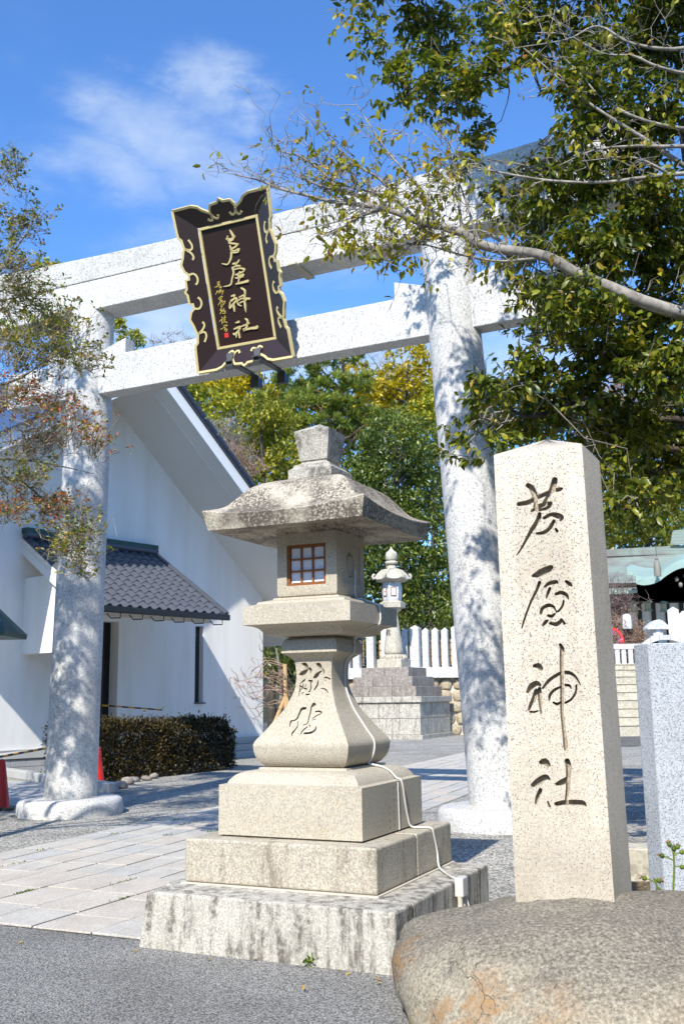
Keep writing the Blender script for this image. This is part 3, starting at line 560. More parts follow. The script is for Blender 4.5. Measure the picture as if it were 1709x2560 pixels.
BODY_STROKES=[[(-.0879,1.7378,.0098),(-.0622,1.7293,.0343),(-.0453,1.7083,.0195)],[(-.0456,1.7037,.0122),(-.0251,1.6986,.0244),(-.0194,1.6756,.0098)],[(-.1123,1.664,.0098),(-.0861,1.6703,.0392),(-.0543,1.6902,.0196),(-.0433,1.6991,.0059)],[(.0238,1.7338,.0097),(.0438,1.7242,.0363),(.0629,1.701,.0145)],[(.0629,1.701,.0077),(.0776,1.6892,.0116),(.0807,1.6664,.0068)],[(-.0001,1.6387,.0122),(.0205,1.6519,.034),(.0411,1.6719,.0194),(.067,1.685,.0048)],[(-.1024,1.6033,.0049),(-.0806,1.6175,.0127),(-.065,1.6286,.0098)],[(-.0364,1.6189,.0146),(-.0104,1.6161,.0146)],[(-.0233,1.6072,.0098),(-.0177,1.5707,.0107),(-.0256,1.5436,.0078)],[(-.1073,1.5837,.0089),(-.0885,1.5774,.0128)],[(-.1036,1.5996,.0059),(-.1045,1.554,.0069),(-.1039,1.5176,.0059)],[(-.0797,1.5946,.0079),(-.0875,1.5674,.0078),(-.1091,1.5472,.0059)],[(-.0773,1.5695,.0108),(-.0505,1.5613,.0127)],[(-.0614,1.5943,.0069),(-.0623,1.576,.0069)],[(-.0837,1.5332,.0069),(-.0692,1.5388,.0079)],[(-.0506,1.5236,.0118),(-.0253,1.5264,.0118)],[(-.0334,1.5437,.0098),(-.0209,1.5481,.0088)],[(.036,1.6174,.0078),(.0297,1.588,.0126),(.0094,1.5558,.0116)],[(.0807,1.6369,.0077),(.1001,1.6388,.0116),(.1256,1.6269,.0125)],[(.0899,1.6164,.0048),(.0976,1.6221,.0048)],[(.06,1.5649,.0058),(.0938,1.5575,.0106),(.1194,1.5324,.0068)],[(-.0337,1.4314,.0196),(-.0607,1.4272,.0216),(-.0699,1.4007,.0167),(-.0762,1.3656,.0137),(-.0957,1.3481,.0117)],[(-.1024,1.3525,.0069),(-.1173,1.3438,.0147),(-.1158,1.3112,.0088)],[(-.0634,1.3437,.0058),(-.0563,1.309,.0087),(-.0777,1.2703,.0145),(-.0747,1.249,.0067)],[(.025,1.4554,.0363),(.0102,1.4399,.0146),(.0121,1.4002,.0117),(.0137,1.3564,.0097),(.0124,1.3304,.0077),(-.015,1.3219,.0058)],[(.0482,1.4065,.0097),(.0722,1.4107,.0126),(.1002,1.4018,.0106)],[(.0997,1.3952,.0067),(.0659,1.3823,.0087),(.0419,1.3628,.0068)],[(-.0317,1.3479,.0068),(-.0367,1.3697,.0117),(-.0096,1.3652,.0107)],[(.0455,1.352,.0048),(.0679,1.3606,.0058)],[(-.013,1.2597,.0057),(-.0066,1.2832,.0105),(.0198,1.3089,.0096)],[(.0123,1.2662,.0143),(.0583,1.2705,.0161),(.0847,1.2875,.0152),(.0876,1.3088,.0067)],[(.0312,1.3196,.0086),(.0417,1.311,.0086)]]
# ------------------------------------------------------------------ ground
A = R(25.06); LC = Vector((-0.155, 7.154, 0)); EX = Vector((math.cos(A), -math.sin(A), 0)); EY = Vector((math.sin(A), math.cos(A), 0))
def loc(x, y, z=0.0): return LC+EX*x+EY*y+Vector((0, 0, z))
def sm(v, a, b):
    t = min(1, max(0, (v-a)/(b-a))); return t*t*(3-2*t)
def gz(xl, yl): return 0.08*sm(xl, -1.6, -0.75)*sm(yl, 1.8, 3.8)
rng = np.random.default_rng(5); random.seed(5)
struct(MB().add([(-700, -100, -0.03), (700, -100, -0.03), (700, 900, -0.03), (-700, 900, -0.03)], [(0, 1, 2, 3)]).build('ground', 'ground'))
mb = MB(); nx, ny = 60, 60
gx = np.linspace(-16, 14, nx); gy = np.linspace(-0.89, 40, ny)**1.0
gy = -0.89+(np.linspace(0, 1, ny)**1.8)*41
mb.add([loc(x, y, 0.002+gz(x, y)) for y in gy for x in gx], [(j*nx+i, j*nx+i+1, (j+1)*nx+i+1, (j+1)*nx+i) for j in range(ny-1) for i in range(nx-1)])
struct(mb.build('gravel_forecourt', 'gravel'))
struct(MB().add([loc(-30, -30), loc(30, -30), loc(30, -0.89), loc(-30, -0.89)], [(0, 1, 2, 3)]).build('road', 'asphalt'))
far = MB().add([loc(-6.6, 23.5, .010), loc(14, 23.5, .010), loc(14, 31.2, .010), loc(-7.2, 31.2, .010)], [(0, 1, 2, 3)]).build('far_pavement', 'ground'); struct(far)

# the paved approach: every slab that can be told apart is a piece
path = struct(MB().add([(-4.6, -0.885, 0.004), (-0.80, -0.885, 0.004), (-0.80, 0.95, 0.004), (-1.36, 0.955, 0.004), (-1.5, 3, 0.004), (-3.1, 29, .004), (-6.1, 29, 0.004), (-5.18, 14, .004), (-4.36, .96, 0.004)], [(0, 1, 2, 3, 4, 5, 6, 7, 8)]).build('paved_path', 'joint'))
path.location = LC; path.rotation_euler = (0, 0, -A)
slabs = {}
def slab(x0, x1, y0, y1, m, z=0.0, ang=0.0, org=(0, 0), name='paving_slab'):
    if m not in slabs:
        o = MB().box(-.5, .5, -.5, .5, -.03, .011).build(name, m, path, bevel=0.0025, seg=1); o.data.name = 'paving_slab_'+m
        slabs[m] = o
    else: o = piece(slabs[m], path)
    g = 0.017
    cx, cy = (x0+x1)/2, (y0+y1)/2; ca, sa = math.cos(ang), math.sin(ang)
    o.location = (org[0]+cx*ca-cy*sa, org[1]+cx*sa+cy*ca, z+random.uniform(-.002, .002)+0.004)
    o.scale = (x1-x0-g, y1-y0-g, 1); o.rotation_euler = (random.uniform(-.004, .004), random.uniform(-.004, .004), ang+random.uniform(-.006, .006))
edges = [-0.80, -1.27, -1.77, -2.22, -2.69, -3.19, -3.66, -4.12, -4.6]
for i in range(8):
    y = -0.885; cuts = [y]
    off = random.uniform(.42, .66)
    cuts += [y+off, y+off+random.uniform(.55, .68), 0.95]
    for a, b in zip(cuts[:-1], cuts[1:]):
        slab(edges[i+1], edges[i], a, b, random.choice(['paving_pink', 'paving_pink', 'paving']))
ANG = R(3.6)
for i in range(9):
    y = 0.0; x0 = -3.0+i*.3344
    first = random.uniform(.25, .6)
    while y < 20.5:
        L = first if y == 0 else random.uniform(.56, .74)
        slab(x0, x0+.3344, y, y+L, random.choices(['paving', 'paving_grey', 'paving_pink'], (6, 3, 2))[0], 0, ANG, (-1.36, .955)); y += L

# moss and weeds in the joints
P = []; D = []
for k in range(34):
    x = random.choice(edges) if k < 8 else -1.36-3.0+random.randint(0, 9)*.3344; y = random.uniform(-.8, .9) if k < 8 else random.uniform(1, 6)
    if k >= 8: x -= y*.06
    for q in range(26):
        P.append(loc(x+random.gauss(0, .012), y+random.gauss(0, .07), .012)); D.append((random.gauss(0, .6), random.gauss(0, .6), .7))
me, _ = leaf_mesh('joint_weeds', np.array(P), np.array(D), rng.uniform(.012, .03, len(P)), rng, LEAF_SMALL)
o = stuff(link('joint_weeds', me, 'weed')); tag(o, 'tiny green weeds growing in the joints of the stone paving', 'weeds')
P = []; D = []
for k in range(12):
    x = random.uniform(-.8, 1.0); P.append(loc(x, -1.06-abs(random.gauss(0, .16)), .012)); D.append((random.gauss(0, 1), random.gauss(0, 1), random.uniform(-.05, .25)))
for k in range(12):
    P.append(loc(random.uniform(-2, .8), random.uniform(-2.4, -1.1), .012)); D.append((random.gauss(0, 1), random.gauss(0, 1), random.uniform(-.05, .15)))
o = None
for p, d in zip(P, D):
    s = random.uniform(.015, .045)
    if o is None:
        me, _ = leaf_mesh('fallen_leaf', np.zeros((1, 3)), np.array([(0, 1.0, .1)]), np.array([1.0]), rng, LEAF_BROAD, roll=.1); o = link('fallen_leaf', me, 'leaf_fallen'); c = o
    else: c = piece(o)
    c.location = p; c.scale = (s, s, s); c.rotation_euler = (random.gauss(0, .25), random.gauss(0, .25), random.uniform(0, 6.28))
    tag(c, 'small dry leaf fallen on the grey asphalt before the stone lantern', 'leaf', 'fallen leaves on the asphalt')
# little weed at the foot of the lantern base
P = np.array([loc(0.42, -1.055, .01)+Vector((random.gauss(0, .02), random.gauss(0, .01), abs(random.gauss(0, .02)))) for _ in range(40)]); D = rng.normal(0, 1, (40, 3)); D[:, 2] = abs(D[:, 2])+.4
me, _ = leaf_mesh('weed_tuft', P, D, rng.uniform(.02, .04, 40), rng, LEAF_SMALL)
tag(link('weed_tuft', me, 'weed'), 'little green weed sprouting at the front foot of the lantern base', 'weed')
# ------------------------------------------------------------------ torii gate
TA = R(25.5); TX = Vector((math.cos(TA), -math.sin(TA), 0)); TY = Vector((math.sin(TA), math.cos(TA), 0))
TC = Vector((-3.74, 14.02, 0))+TX*3.0
torii = thing('torii_gate', 'tall white granite torii gate with curved top lintel behind the stone lantern', 'torii gate', TC, -TA)
for s0, z0, s1, z1, r0, zb in ((-3.008, .226, -2.893, 7.12, .352, 0.0), (3.035, .305, 2.63, 7.12, .345, 0.05)):
    rings = []; n = 40
    for i in range(13):
        t = i/12; z = z0-.02+(z1-z0+.02)*t; c = s0+(s1-s0)*(z-z0)/(z1-z0); r = r0+(.312-r0)*t
        rings.append([(c+r*math.cos(2*math.pi*j/n), r*math.sin(2*math.pi*j/n), z) for j in range(n)])
    MB().rings(rings).build('pillar', 'granite_white', torii, smooth=40)
    H = z0
    prof = [(.70, zb-.05), (.705, zb+.06), (.70, H-.075), (.685, H-.035), (.655, H-.012), (.61, H-.002), (.45, H), (.05, H)]
    MB().lathe(prof, 56, (s0, 0)).build('pillar_base', 'granite_white', torii, smooth=50)
    MB().lathe([(r0+.012, H-.005), (r0+.012, H+.004), (r0-.02, H+.02)], 40, (s0, 0)).build('joint_ring', 'mortar', torii)
for nm, x0, x1 in (('tie_beam', -4.35, 4.35),):
    MB().box(x0, x1, -.15, .12, 5.835, 6.385).build(nm, 'granite_white', torii, bevel=.012)
# wedges above the tie beam on both sides of the pillars
for sx, xc in ((1, -2.9+.31), (-1, -2.9-.31), (-1, 2.68-.31), (1, 2.68+.31)):
    pr = [(xc, 6.388), (xc+sx*.40, 6.388), (xc+sx*.40, 6.62), (xc, 6.50)] if True else []
    m = Matrix(((1, 0, 0, 0), (0, 0, 1, 0), (0, 1, 0, 0), (0, 0, 0, 1)))
    MB().prism(pr, -.12, .09, m).build('wedge', 'granite_white', torii, bevel=.008, fix=True)
def lintel(name, m, half0, half1, zlo, zhi, hl, bow_lo, bow_hi, ridge=0.0):
    rings = []; n = 28
    for i in range(n+1):
        s = -hl+2*hl*i/n; k = s*s; a = zlo+bow_lo*k; b = zhi+bow_hi*k
        r = [(s, -half0, a), (s, half0, a), (s, half1, b)]
        if ridge: r.append((s, 0, b+ridge))
        r.append((s, -half1, b)); rings.append(r)
    o = MB().rings(rings).build(name, m, torii, bevel=.01, fix=True)
lintel('under_lintel', 'granite_white', .225, .225, 7.105, 7.552, 4.95, 0.0, 0.0008)
lintel('top_lintel', 'granite_lintel', .235, .275, 7.557, 7.86, 5.2, 0.0008, 0.0062, .05)
MB().box(-.16, .16, -.10, .10, 6.388, 7.10).build('strut', 'granite_white', torii, bevel=.01)

# ------------------------------------------------------------------ name plaque on the gate
plq = thing('name_plaque', 'dark brown lacquered shrine name plaque with gold characters hanging on the torii', 'plaque')
th, yaw = .321, .017
uu = TX*math.cos(yaw)+TY*math.sin(yaw); nb = TY*math.cos(yaw)-TX*math.sin(yaw); Zv = Vector((0, 0, 1))
vv = Zv*math.cos(th)-nb*math.sin(th); nn = -nb*math.cos(th)-Zv*math.sin(th)
pc = Vector((-3.74, 14.02, 0))+TX*2.995-TY*.65+Zv*6.797
plq.matrix_world = Matrix(((uu.x, vv.x, nn.x, pc.x), (uu.y, vv.y, nn.y, pc.y), (uu.z, vv.z, nn.z, pc.z), (0, 0, 0, 1)))
Wp, Hp, W2, H2, D2 = .4435, .793, .705, 1.053, .137
MB().box(-Wp, Wp, -Hp, Hp, -.06, -.03).build('panel', 'lacquer', plq)
MB().box(-Wp-.02, Wp+.02, -Hp-.02, Hp+.02, -.10, -.062).build('back_board', 'lacquer', plq)
b = .035
for x0, x1, y0, y1 in ((-Wp, Wp, Hp-b, Hp), (-Wp, Wp, -Hp, -Hp+b), (-Wp, -Wp+b, -Hp+b+.001, Hp-b-.001), (Wp-b, Wp, -Hp+b+.001, Hp-b-.001)):
    MB().box(x0, x1, y0, y1, -.029, .002).build('inner_frame', 'gold', plq, bevel=.004)
SIDE = [(1, 1), (.87, .975), (.73, .95), (.68, .92), (.665, .80), (.62, .78), (.565, .74), (.52, .80), (.47, .84), (.44, .86), (.34, .985), (.26, .89), (.225, .73), (.16, .74), (.148, .90), (.04, .91), (0, 1.0)]
TOPP = [(1, 1), (.8, 1.0), (.6, 1.0), (.5, .90), (.46, .74), (.38, .60), (.32, .52), (.29, .68), (.22, .87), (.06, .90), (0, 1.04)]
CURL_S = [[(.565, .72), (.575, .52), (.61, .40), (.665, .38), (.70, .44), (.72, .50)], [(.565, .72), (.545, .50), (.51, .40), (.47, .40), (.445, .46)],
          [(.225, .70), (.245, .52), (.22, .40), (.17, .36), (.12, .40), (.09, .48)]]
CURL_T = [[(.32, .50), (.345, .30), (.40, .20), (.45, .22), (.48, .30)], [(.32, .50), (.30, .32), (.25, .24), (.19, .26), (.16, .38)]]
def board(kind, sgn):
    prof = SIDE if kind == 'side' else TOPP
    full = [(t, q) for t, q in prof]+[(-t, q) for t, q in reversed(prof[:-1])]
    def P(t, q, lift):
        if kind == 'side':
            o = Vector((sgn*(Wp+(W2-Wp)*q), t*(Hp+(H2-Hp)*q), D2*q)); nr = Vector((-sgn*D2, 0, (W2-Wp))).normalized()
        else:
            o = Vector((t*(Wp+(W2-Wp)*q), sgn*(Hp+(H2-Hp)*q), D2*q)); nr = Vector((0, -sgn*D2, (H2-Hp))).normalized()
        return o+nr*lift
    n = len(full); vs = [P(t, q, 0) for t, q in full]+[P(t, 0.02, 0) for t, q in full]+[P(t, q, -.022) for t, q in full]+[P(t, 0.02, -.022) for t, q in full]
    fs = []
    for i in range(n-1):
        fs += [(i, i+1, n+i+1, n+i), (2*n+i, 3*n+i, 3*n+i+1, 2*n+i+1), (i, 2*n+i, 2*n+i+1, i+1), (n+i, n+i+1, 3*n+i+1, 3*n+i)]
    fs += [(0, n, 3*n, 2*n), (n-1, 2*n+n-1, 3*n+n-1, n+n-1)]
    bd = MB().add(vs, fs).build('flared_board', 'lacquer', plq, fix=True)
    # gold edge and gold scrolls
    dq = .105 if kind == 'side' else .125
    def strip(line, wid, lift0, lift1, name, sharp=True):
        pts = [Vector(P(t, q, lift0)) for t, q in line]; up = (Vector(P(.1, .5, 1))-Vector(P(.1, .5, 0))).normalized(); vs2 = []; m = len(pts)
        for i in range(m):
            tg = (pts[min(i+1, m-1)]-pts[max(i-1, 0)]).normalized(); sd = tg.cross(up).normalized()*wid
            if name == 'scroll' and i in (0, m-1): sd = sd*1.5
            vs2 += [pts[i]-sd, pts[i]+sd, pts[i]+sd+up*lift1, pts[i]-sd+up*lift1]
        f2 = [(4*i+j, 4*i+(j+1) % 4, 4*i+4+(j+1) % 4, 4*i+4+j) for i in range(m-1) for j in range(4)]+[(3, 2, 1, 0), tuple(4*(m-1)+j for j in range(4))]
        return MB().add(vs2, f2).build(name, 'gold', bd, fix=True)
    edge = [(t*1.0, q) for t, q in full]
    strip(edge, .0155, -.026, .034, 'gold_edge')
    for cu in (CURL_S if kind == 'side' else CURL_T):
        for s in (1, -1):
            strip([(s*p[0], p[1]) for p in spline(cu, 4)], .0125, .001, .010, 'scroll')
for s in (-1, 1): board('side', s); board('top', s)
def raised(strokes, mname, name, z0, z1):
    for st in strokes:
        L, Rr, C = stroke_edges(st); n = len(L); vs = []
        for i in range(n):
            vs += [(*L[i], z0), (*Rr[i], z0), (*(C[i]+(Rr[i]-C[i])*.85), z1), (*(C[i]+(L[i]-C[i])*.85), z1)]
        fs = [(4*i+j, 4*i+(j+1) % 4, 4*i+4+(j+1) % 4, 4*i+4+j) for i in range(n-1) for j in range(4)]+[(3, 2, 1, 0), tuple(4*(n-1)+j for j in range(4))]
        MB().add(vs, fs).build(name, mname, plq, fix=True)
raised(PLAQUE_STROKES, 'gold', 'character_stroke', -.031, -.012)
raised(SIGNATURE_STROKES, 'gold_small', 'signature_stroke', -.031, -.024)
MB().box(-.316, -.256, -.652, -.592, -.031, -.027).build('seal', 'seal_red', plq)
# steel brackets that carry it
for sx in (-.22, .19):
    base = Vector((-3.74, 14.02, 0))+TX*(2.995+sx)
    mt = plq.matrix_world.inverted() @ Matrix(((TX.x, TY.x, 0, base.x), (TX.y, TY.y, 0, base.y), (0, 0, 1, 0), (0, 0, 0, 1)))
    MB().box(-.045, .045, -.52, .20, 5.815, 5.831, mt).build('bracket', 'steel', plq)
    MB().box(-.06, .06, .17, .19, 5.66, 5.812, mt).build('bracket_plate', 'steel', plq)
    MB().box(-.05, .05, .19, .30, 5.68, 5.80, mt).build('bracket_block', 'dark_metal', plq)
    x = sx; MB().rings([[(x-w_, -H2+.03+hh, D2+.012+zz), (x+w_, -H2+.03+hh, D2+.012+zz), (x+w_, -H2+.03+hh-.004, D2+.03+zz), (x-w_, -H2+.03+hh-.004, D2+.03+zz)] for w_, hh, zz in ((.055, -.05, 0), (.05, 0, 0), (.04, .08, -.05), (.055, .16, -.09))]).build('bracket_hook', 'steel', plq, fix=True)
for sx in (.62,):
    base = Vector((-3.74, 14.02, 0))+TX*(2.995+sx); mt = plq.matrix_world.inverted() @ Matrix(((TX.x, TY.x, 0, base.x), (TX.y, TY.y, 0, base.y), (0, 0, 1, 0), (0, 0, 0, 1)))
    MB().box(-.06, .06, -.30, .24, 7.075, 7.10, mt).build('top_bracket', 'conduit', plq)
# ------------------------------------------------------------------ the large stone lantern
lan = thing('stone_lantern', 'large square granite stone lantern on a stepped base in the foreground', 'stone lantern', LC, -A)
# bottom tier of three blocks
base_bl = []
for y0, y1 in ((-1.037, -.757), (-.751, .452), (.458, .709)):
    o = MB().box(-.795, .942, y0, y1, -.12, .327).build('base_block', 'granite_streaked', lan, bevel=.014, seg=2)
    base_bl.append(o)
# worn, rounded left end of the front block
bm = bmesh.new(); bm.from_mesh(base_bl[0].data)
for v in bm.verts:
    if v.co.x < -.70:
        v.co.x += .05*sm(v.co.z, -.05, .33); v.co.y += .03*sm(v.co.z, .1, .33)
bm.to_mesh(base_bl[0].data); bm.free()
MB().box(-.70, .93, -.98, .69, -.1, .318).build('base_mortar', 'mortar', lan)
MB().box(-.700, .700, -.700, .700, .320, .3345).build('bed_mortar', 'mortar', lan)
for y0, y1 in ((-.683, -.012), (-.006, .683)):
    MB().box(-.683, .683, y0, y1, .336, .607).build('step_block', 'granite_step', lan, bevel=.016, seg=3)
PLN = [(.50, .604), (.50, .618), (.527, .619), (.527, .938), (.486, .946), (.478, .965), (.447, .997), (.42, 1.012), (.391, 1.021), (.334, 1.028), (.330, 1.040), (.280, 1.042)]
plinth = MB().rings([sq_ring(h, z, 8, 0, .012) for h, z in PLN]).build('plinth', 'granite_lantern', lan, smooth=32, fix=True)
PROF = [(.296, 1.047), (.324, 1.073), (.348, 1.115), (.358, 1.162), (.355, 1.207), (.296, 1.288), (.24, 1.37), (.198, 1.435), (.155, 1.538), (.142, 1.604), (.14, 1.681), (.147, 1.748), (.161, 1.772), (.197, 1.8), (.217, 1.812), (.217, 1.855), (.211, 1.880), (.204, 1.901), (.175, 1.921)]
def hbody(z): return float(np.interp(z, [p[1] for p in PROF], [p[0] for p in PROF]))
pr = []
for i, q in enumerate(spline(PROF[:13], 3)): pr.append((q[0], q[1]))
pr += PROF[13:]
body = MB().rings([sq_ring(h, z, 8, 0, .008) for h, z in pr]).build('lantern_body', 'granite_lantern', lan, smooth=32, fix=True)
hb = lambda z: float(np.interp(z, [p[1] for p in pr], [p[0] for p in pr]))
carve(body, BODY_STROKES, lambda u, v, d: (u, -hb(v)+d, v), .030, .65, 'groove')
# donor column cut small into the right face of the plinth
rr = random.Random(8); ST = []
for col_y, z0, z1, n in ((-.005, .90, .655, 7), (.045, .905, .76, 4), (-.085, .78, .645, 4)):
    for k in range(n):
        zc_ = z0+(z1-z0)*k/(n-1)
        for q in range(3):
            a = rr.uniform(-1, 1); ST.append([(col_y-.014+rr.uniform(0, .006), zc_-.008+q*.008+rr.uniform(-.003, .003), .004), (col_y+.012+rr.uniform(-.006, .004), zc_-.004+q*.008+rr.uniform(-.004, .006), .005)])
        ST.append([(col_y+rr.uniform(-.008, .008), zc_+.014, .005), (col_y+rr.uniform(-.008, .008), zc_-.014, .004)])
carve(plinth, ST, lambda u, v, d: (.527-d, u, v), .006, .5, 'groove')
PLAT = [(.17, 1.9225), (.29, 1.934), (.305, 1.945), (.317, 1.963), (.338, 1.984), (.37, 1.997), (.405, 2.001), (.415, 2.004), (.415, 2.134), (.345, 2.15), (.338, 2.166), (.262, 2.184), (.255, 2.196), (.20, 2.199)]
MB().rings([sq_ring(h, z, 8, 0, .012) for h, z in PLAT]).build('platform', 'granite_lantern', lan, smooth=32, fix=True)
FB = [(.215, 2.2), (.230, 2.208), (.237, 2.225), (.237, 2.648)]
fire = MB().rings([sq_ring(h, z, 6, 0, .010) for h, z in FB]).build('fire_box', 'granite_lantern', lan, smooth=32, fix=True)
boolean(fire, MB().box(-.157, .150, -.3, -.200, 2.278, 2.569))
boolean(fire, MB().box(.227, .3, -.150, .160, 2.295, 2.575))
lf = []
for i in range(24):
    a = 2*math.pi*i/24; lf.append((.005+.062*math.sin(a)*(1-.25*math.cos(a)), 2.430-.095*math.cos(a)*(1.0)))
m = Matrix(((0, 0, 1, 0), (1, 0, 0, 0), (0, 1, 0, 0), (0, 0, 0, 1)))
boolean(fire, MB().prism(lf, .205, .3, m))
lf2 = [(x*.78+.012, (z-2.43)*.80+2.425) for x, z in lf]
MB().prism(lf2, .203, .222, m).build('relief_leaf', 'granite_lantern', lan, bevel=.004, fix=True)
# the little paper window
win = MB()
for x0, x1, z0, z1 in ((-.157, .150, 2.551, 2.569), (-.157, .150, 2.278, 2.296), (-.157, -.137, 2.2965, 2.5505), (.130, .150, 2.2965, 2.5505)):
    win.box(x0, x1, -.226, -.201, z0, z1)
win = win.build('window', 'wood', lan, bevel=.002)
for k in (1, 2):
    x = -.137+.267*k/3; MB().box(x-.006, x+.006, -.222, -.203, 2.2965, 2.5505).build('muntin', 'wood', win)
    z = 2.2965+.254*k/3
    for j in range(3):
        xa = -.137+.267*j/3+.0065; xb = -.137+.267*(j+1)/3-.0065
        MB().box(xa, xb, -.221, -.204, z-.006, z+.006).build('muntin', 'wood', win)
pan = None
for i in range(3):
    for j in range(3):
        xc = -.137+.267*(i+.5)/3; zc_ = 2.2965+.254*(j+.5)/3
        if pan is None: pan = MB().box(-.039, .039, -.0015, .0015, -.037, .037).build('pane', 'paper', win); q = pan
        else: q = piece(pan, win)
        q.location = (xc, -.2045, zc_)
# roof
RF = [(.19, 2.650, 0), (.24, 2.648, 0), (.246, 2.662, 0), (.311, 2.664, 0), (.318, 2.676, 0), (.40, 2.672, 0), (.585, 2.656, .004), (.592, 2.658, .004), (.622, 2.750, .045), (.617, 2.757, .045), (.522, 2.800, .028), (.463, 2.868, .015), (.396, 2.957, .008), (.345, 3.002, .003), (.277, 3.036, 0), (.177, 3.062, 0)]
top = spline([RF[9]]+RF[10:], 4)
rings = [sq_ring(h, z, 16, l, .008) for h, z, l in RF[:9]]+[sq_ring(q[0], q[1], 16, q[2], .012) for q in top]
MB().rings(rings).build('roof', 'granite_roof', lan, smooth=30, fix=True)
FIN = [(.172, 3.060), (.176, 3.064), (.176, 3.129), (.150, 3.150), (.146, 3.156), (.146, 3.168), (.115, 3.180), (.102, 3.192), (.102, 3.202), (.112, 3.206), (.143, 3.425), (.004, 3.497)]
MB().rings([sq_ring(h, z, 6, 0, .004) for h, z in FIN]).build('finial', 'granite_weathered', lan, smooth=25, fix=True)
# power cable running down the right side into a small box
cp = [(.242, .055, 2.40), (.242, .055, 2.21), (.30, .06, 2.185), (.40, .06, 2.145), (.424, .06, 2.125), (.424, .06, 2.01), (.36, .06, 1.99), (.24, .06, 1.93), (.224, .06, 1.86), (.22, .06, 1.81)]
cp += [(hb(z)+.007, .06, z) for z in (1.775, 1.72, 1.65, 1.58, 1.50, 1.42, 1.34, 1.27, 1.21, 1.15, 1.09, 1.055)]
cp += [(.335, .07, 1.045), (.40, .09, 1.030), (.46, .10, 1.0), (.50, .11, .955), (.535, .12, .93), (.537, .17, .78), (.538, .21, .68), (.55, .235, .622), (.62, .255, .616), (.685, .265, .612), (.696, .28, .57), (.70, .33, .45), (.72, .30, .36), (.80, .20, .337), (.90, .06, .336), (.95, .03, .33)]
MB().tube([tuple(q) for q in spline(cp, 3)], .0075, 8).build('cable', 'cable', lan, smooth=60)
MB().tube([tuple(q) for q in spline([(.531, .06, .93), (.531, .065, .80), (.531, .07, .66), (.531, .07, .619)], 2)], .004, 5).build('putty_line', 'cable', lan)
jb = MB().box(.946, 1.005, -.045, .055, .235, .352).build('junction_box', 'cable', lan, bevel=.008)
for yy in (-.03, .03):
    MB().tube([tuple(q) for q in spline([(.975, yy, .24), (.978, yy-.005, .17), (.975, yy-.04*(yy < 0), .08), (.97, yy-.05*(yy < 0), -.02)], 5)], .017, 8).build('conduit', 'conduit', lan, smooth=60)
MB().tube([tuple(q) for q in spline([(.985, .04, .25), (1.0, .07, .16), (1.0, .03, .13), (.99, -.02, .17), (.985, -.02, .235)], 5)], .006, 6).build('cable_loop', 'cable', lan, smooth=60)
# ------------------------------------------------------------------ name post on its boulder
MA = R(25.53); m1 = Vector((math.cos(MA), -math.sin(MA), 0)); m2 = Vector((math.sin(MA), math.cos(MA), 0))
mc = Vector((1.269, 5.0, 0))-m1*.243+m2*.233
post = thing('name_post', 'tall square beige granite post carved with shrine name characters on a boulder', 'stone post', (mc.x, mc.y, .468), 0)
post.rotation_euler = (Matrix.Rotation(R(-0.5), 4, 'Y') @ Matrix.Rotation(-MA, 4, 'Z')).to_euler()
def rr_(hx, hy, z, n=6, rnd=.006): return sq_ring(hx, z, n, 0, rnd, hy=hy)
shaft = MB().rings([rr_(.243, .233, -.20), rr_(.243, .233, 0.0), rr_(.238, .228, 2.302), rr_(.235, .225, 2.308), rr_(.002, .002, 2.412)]).build('shaft', 'granite_post', post, smooth=30, fix=True)
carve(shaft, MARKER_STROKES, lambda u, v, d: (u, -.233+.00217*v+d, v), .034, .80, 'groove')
bo = MB(); n1, n2 = 72, 40; vs = []
for j in range(n2+1):
    phi = math.pi*j/n2
    for i in range(n1):
        a = 2*math.pi*i/n1; ca, sa = math.cos(a), math.sin(a); e = .92
        sx = math.copysign(abs(ca)**e, ca); sy = math.copysign(abs(sa)**e, sa); sp_, cp_ = math.sin(phi), math.cos(phi)
        r = sp_**.80; z = math.copysign(abs(cp_)**1.0, cp_)
        p = Vector((sx*r*1.40, sy*r*1.0, z*.475-.065*sx*r))
        q = Vector((p.x*1.1, p.y*1.1, p.z*1.6))
        d = mnoise.noise(q*1.3+Vector((4.1, 0, 2)))*.12+(mnoise.cell(q*1.7)-.5)*.0+mnoise.noise(q*3.1)*.05+mnoise.noise(q*9)*.014+mnoise.noise(q*22)*.007-max(0, .06-abs(mnoise.noise(q*2.2+Vector((7, 3, 1)))))*.35
        p *= 1+d
        vs.append(p)
fs = [(j*n1+i, j*n1+(i+1) % n1, (j+1)*n1+(i+1) % n1, (j+1)*n1+i) for j in range(n2) for i in range(n1)]
bo = bo.add(vs, fs).build('boulder', 'boulder', None, smooth=60, fix=True)
bo.location = (1.60, 5.06, .025); bo.rotation_euler = (0, 0, R(-12))
tag(bo, 'broad rounded brown boulder carrying the beige name post, with rusty left side', 'boulder')
# cement bedding behind the post
MB().lathe([(.32, -.20), (.30, -.06), (.24, -.03), (.1, -.02)], 20).build('cement_bed', 'mortar', post, smooth=60)
# ------------------------------------------------------------------ white gabled building on the left
BA = R(38.5); bld = thing('white_building', 'white plastered building with steep gable and tiled entrance porch on the left', 'building', (-2.298, 28.473, .5), math.pi/2-BA)
# local x runs along the wall to the right, local y points back into the building, z up from the floor
APX = -5.75
def soff(s): return 3.83-.823*s if s >= APX else 3.83-.823*APX-.62*(APX-s)
SL = math.atan(.823); SLL = math.atan(.62)
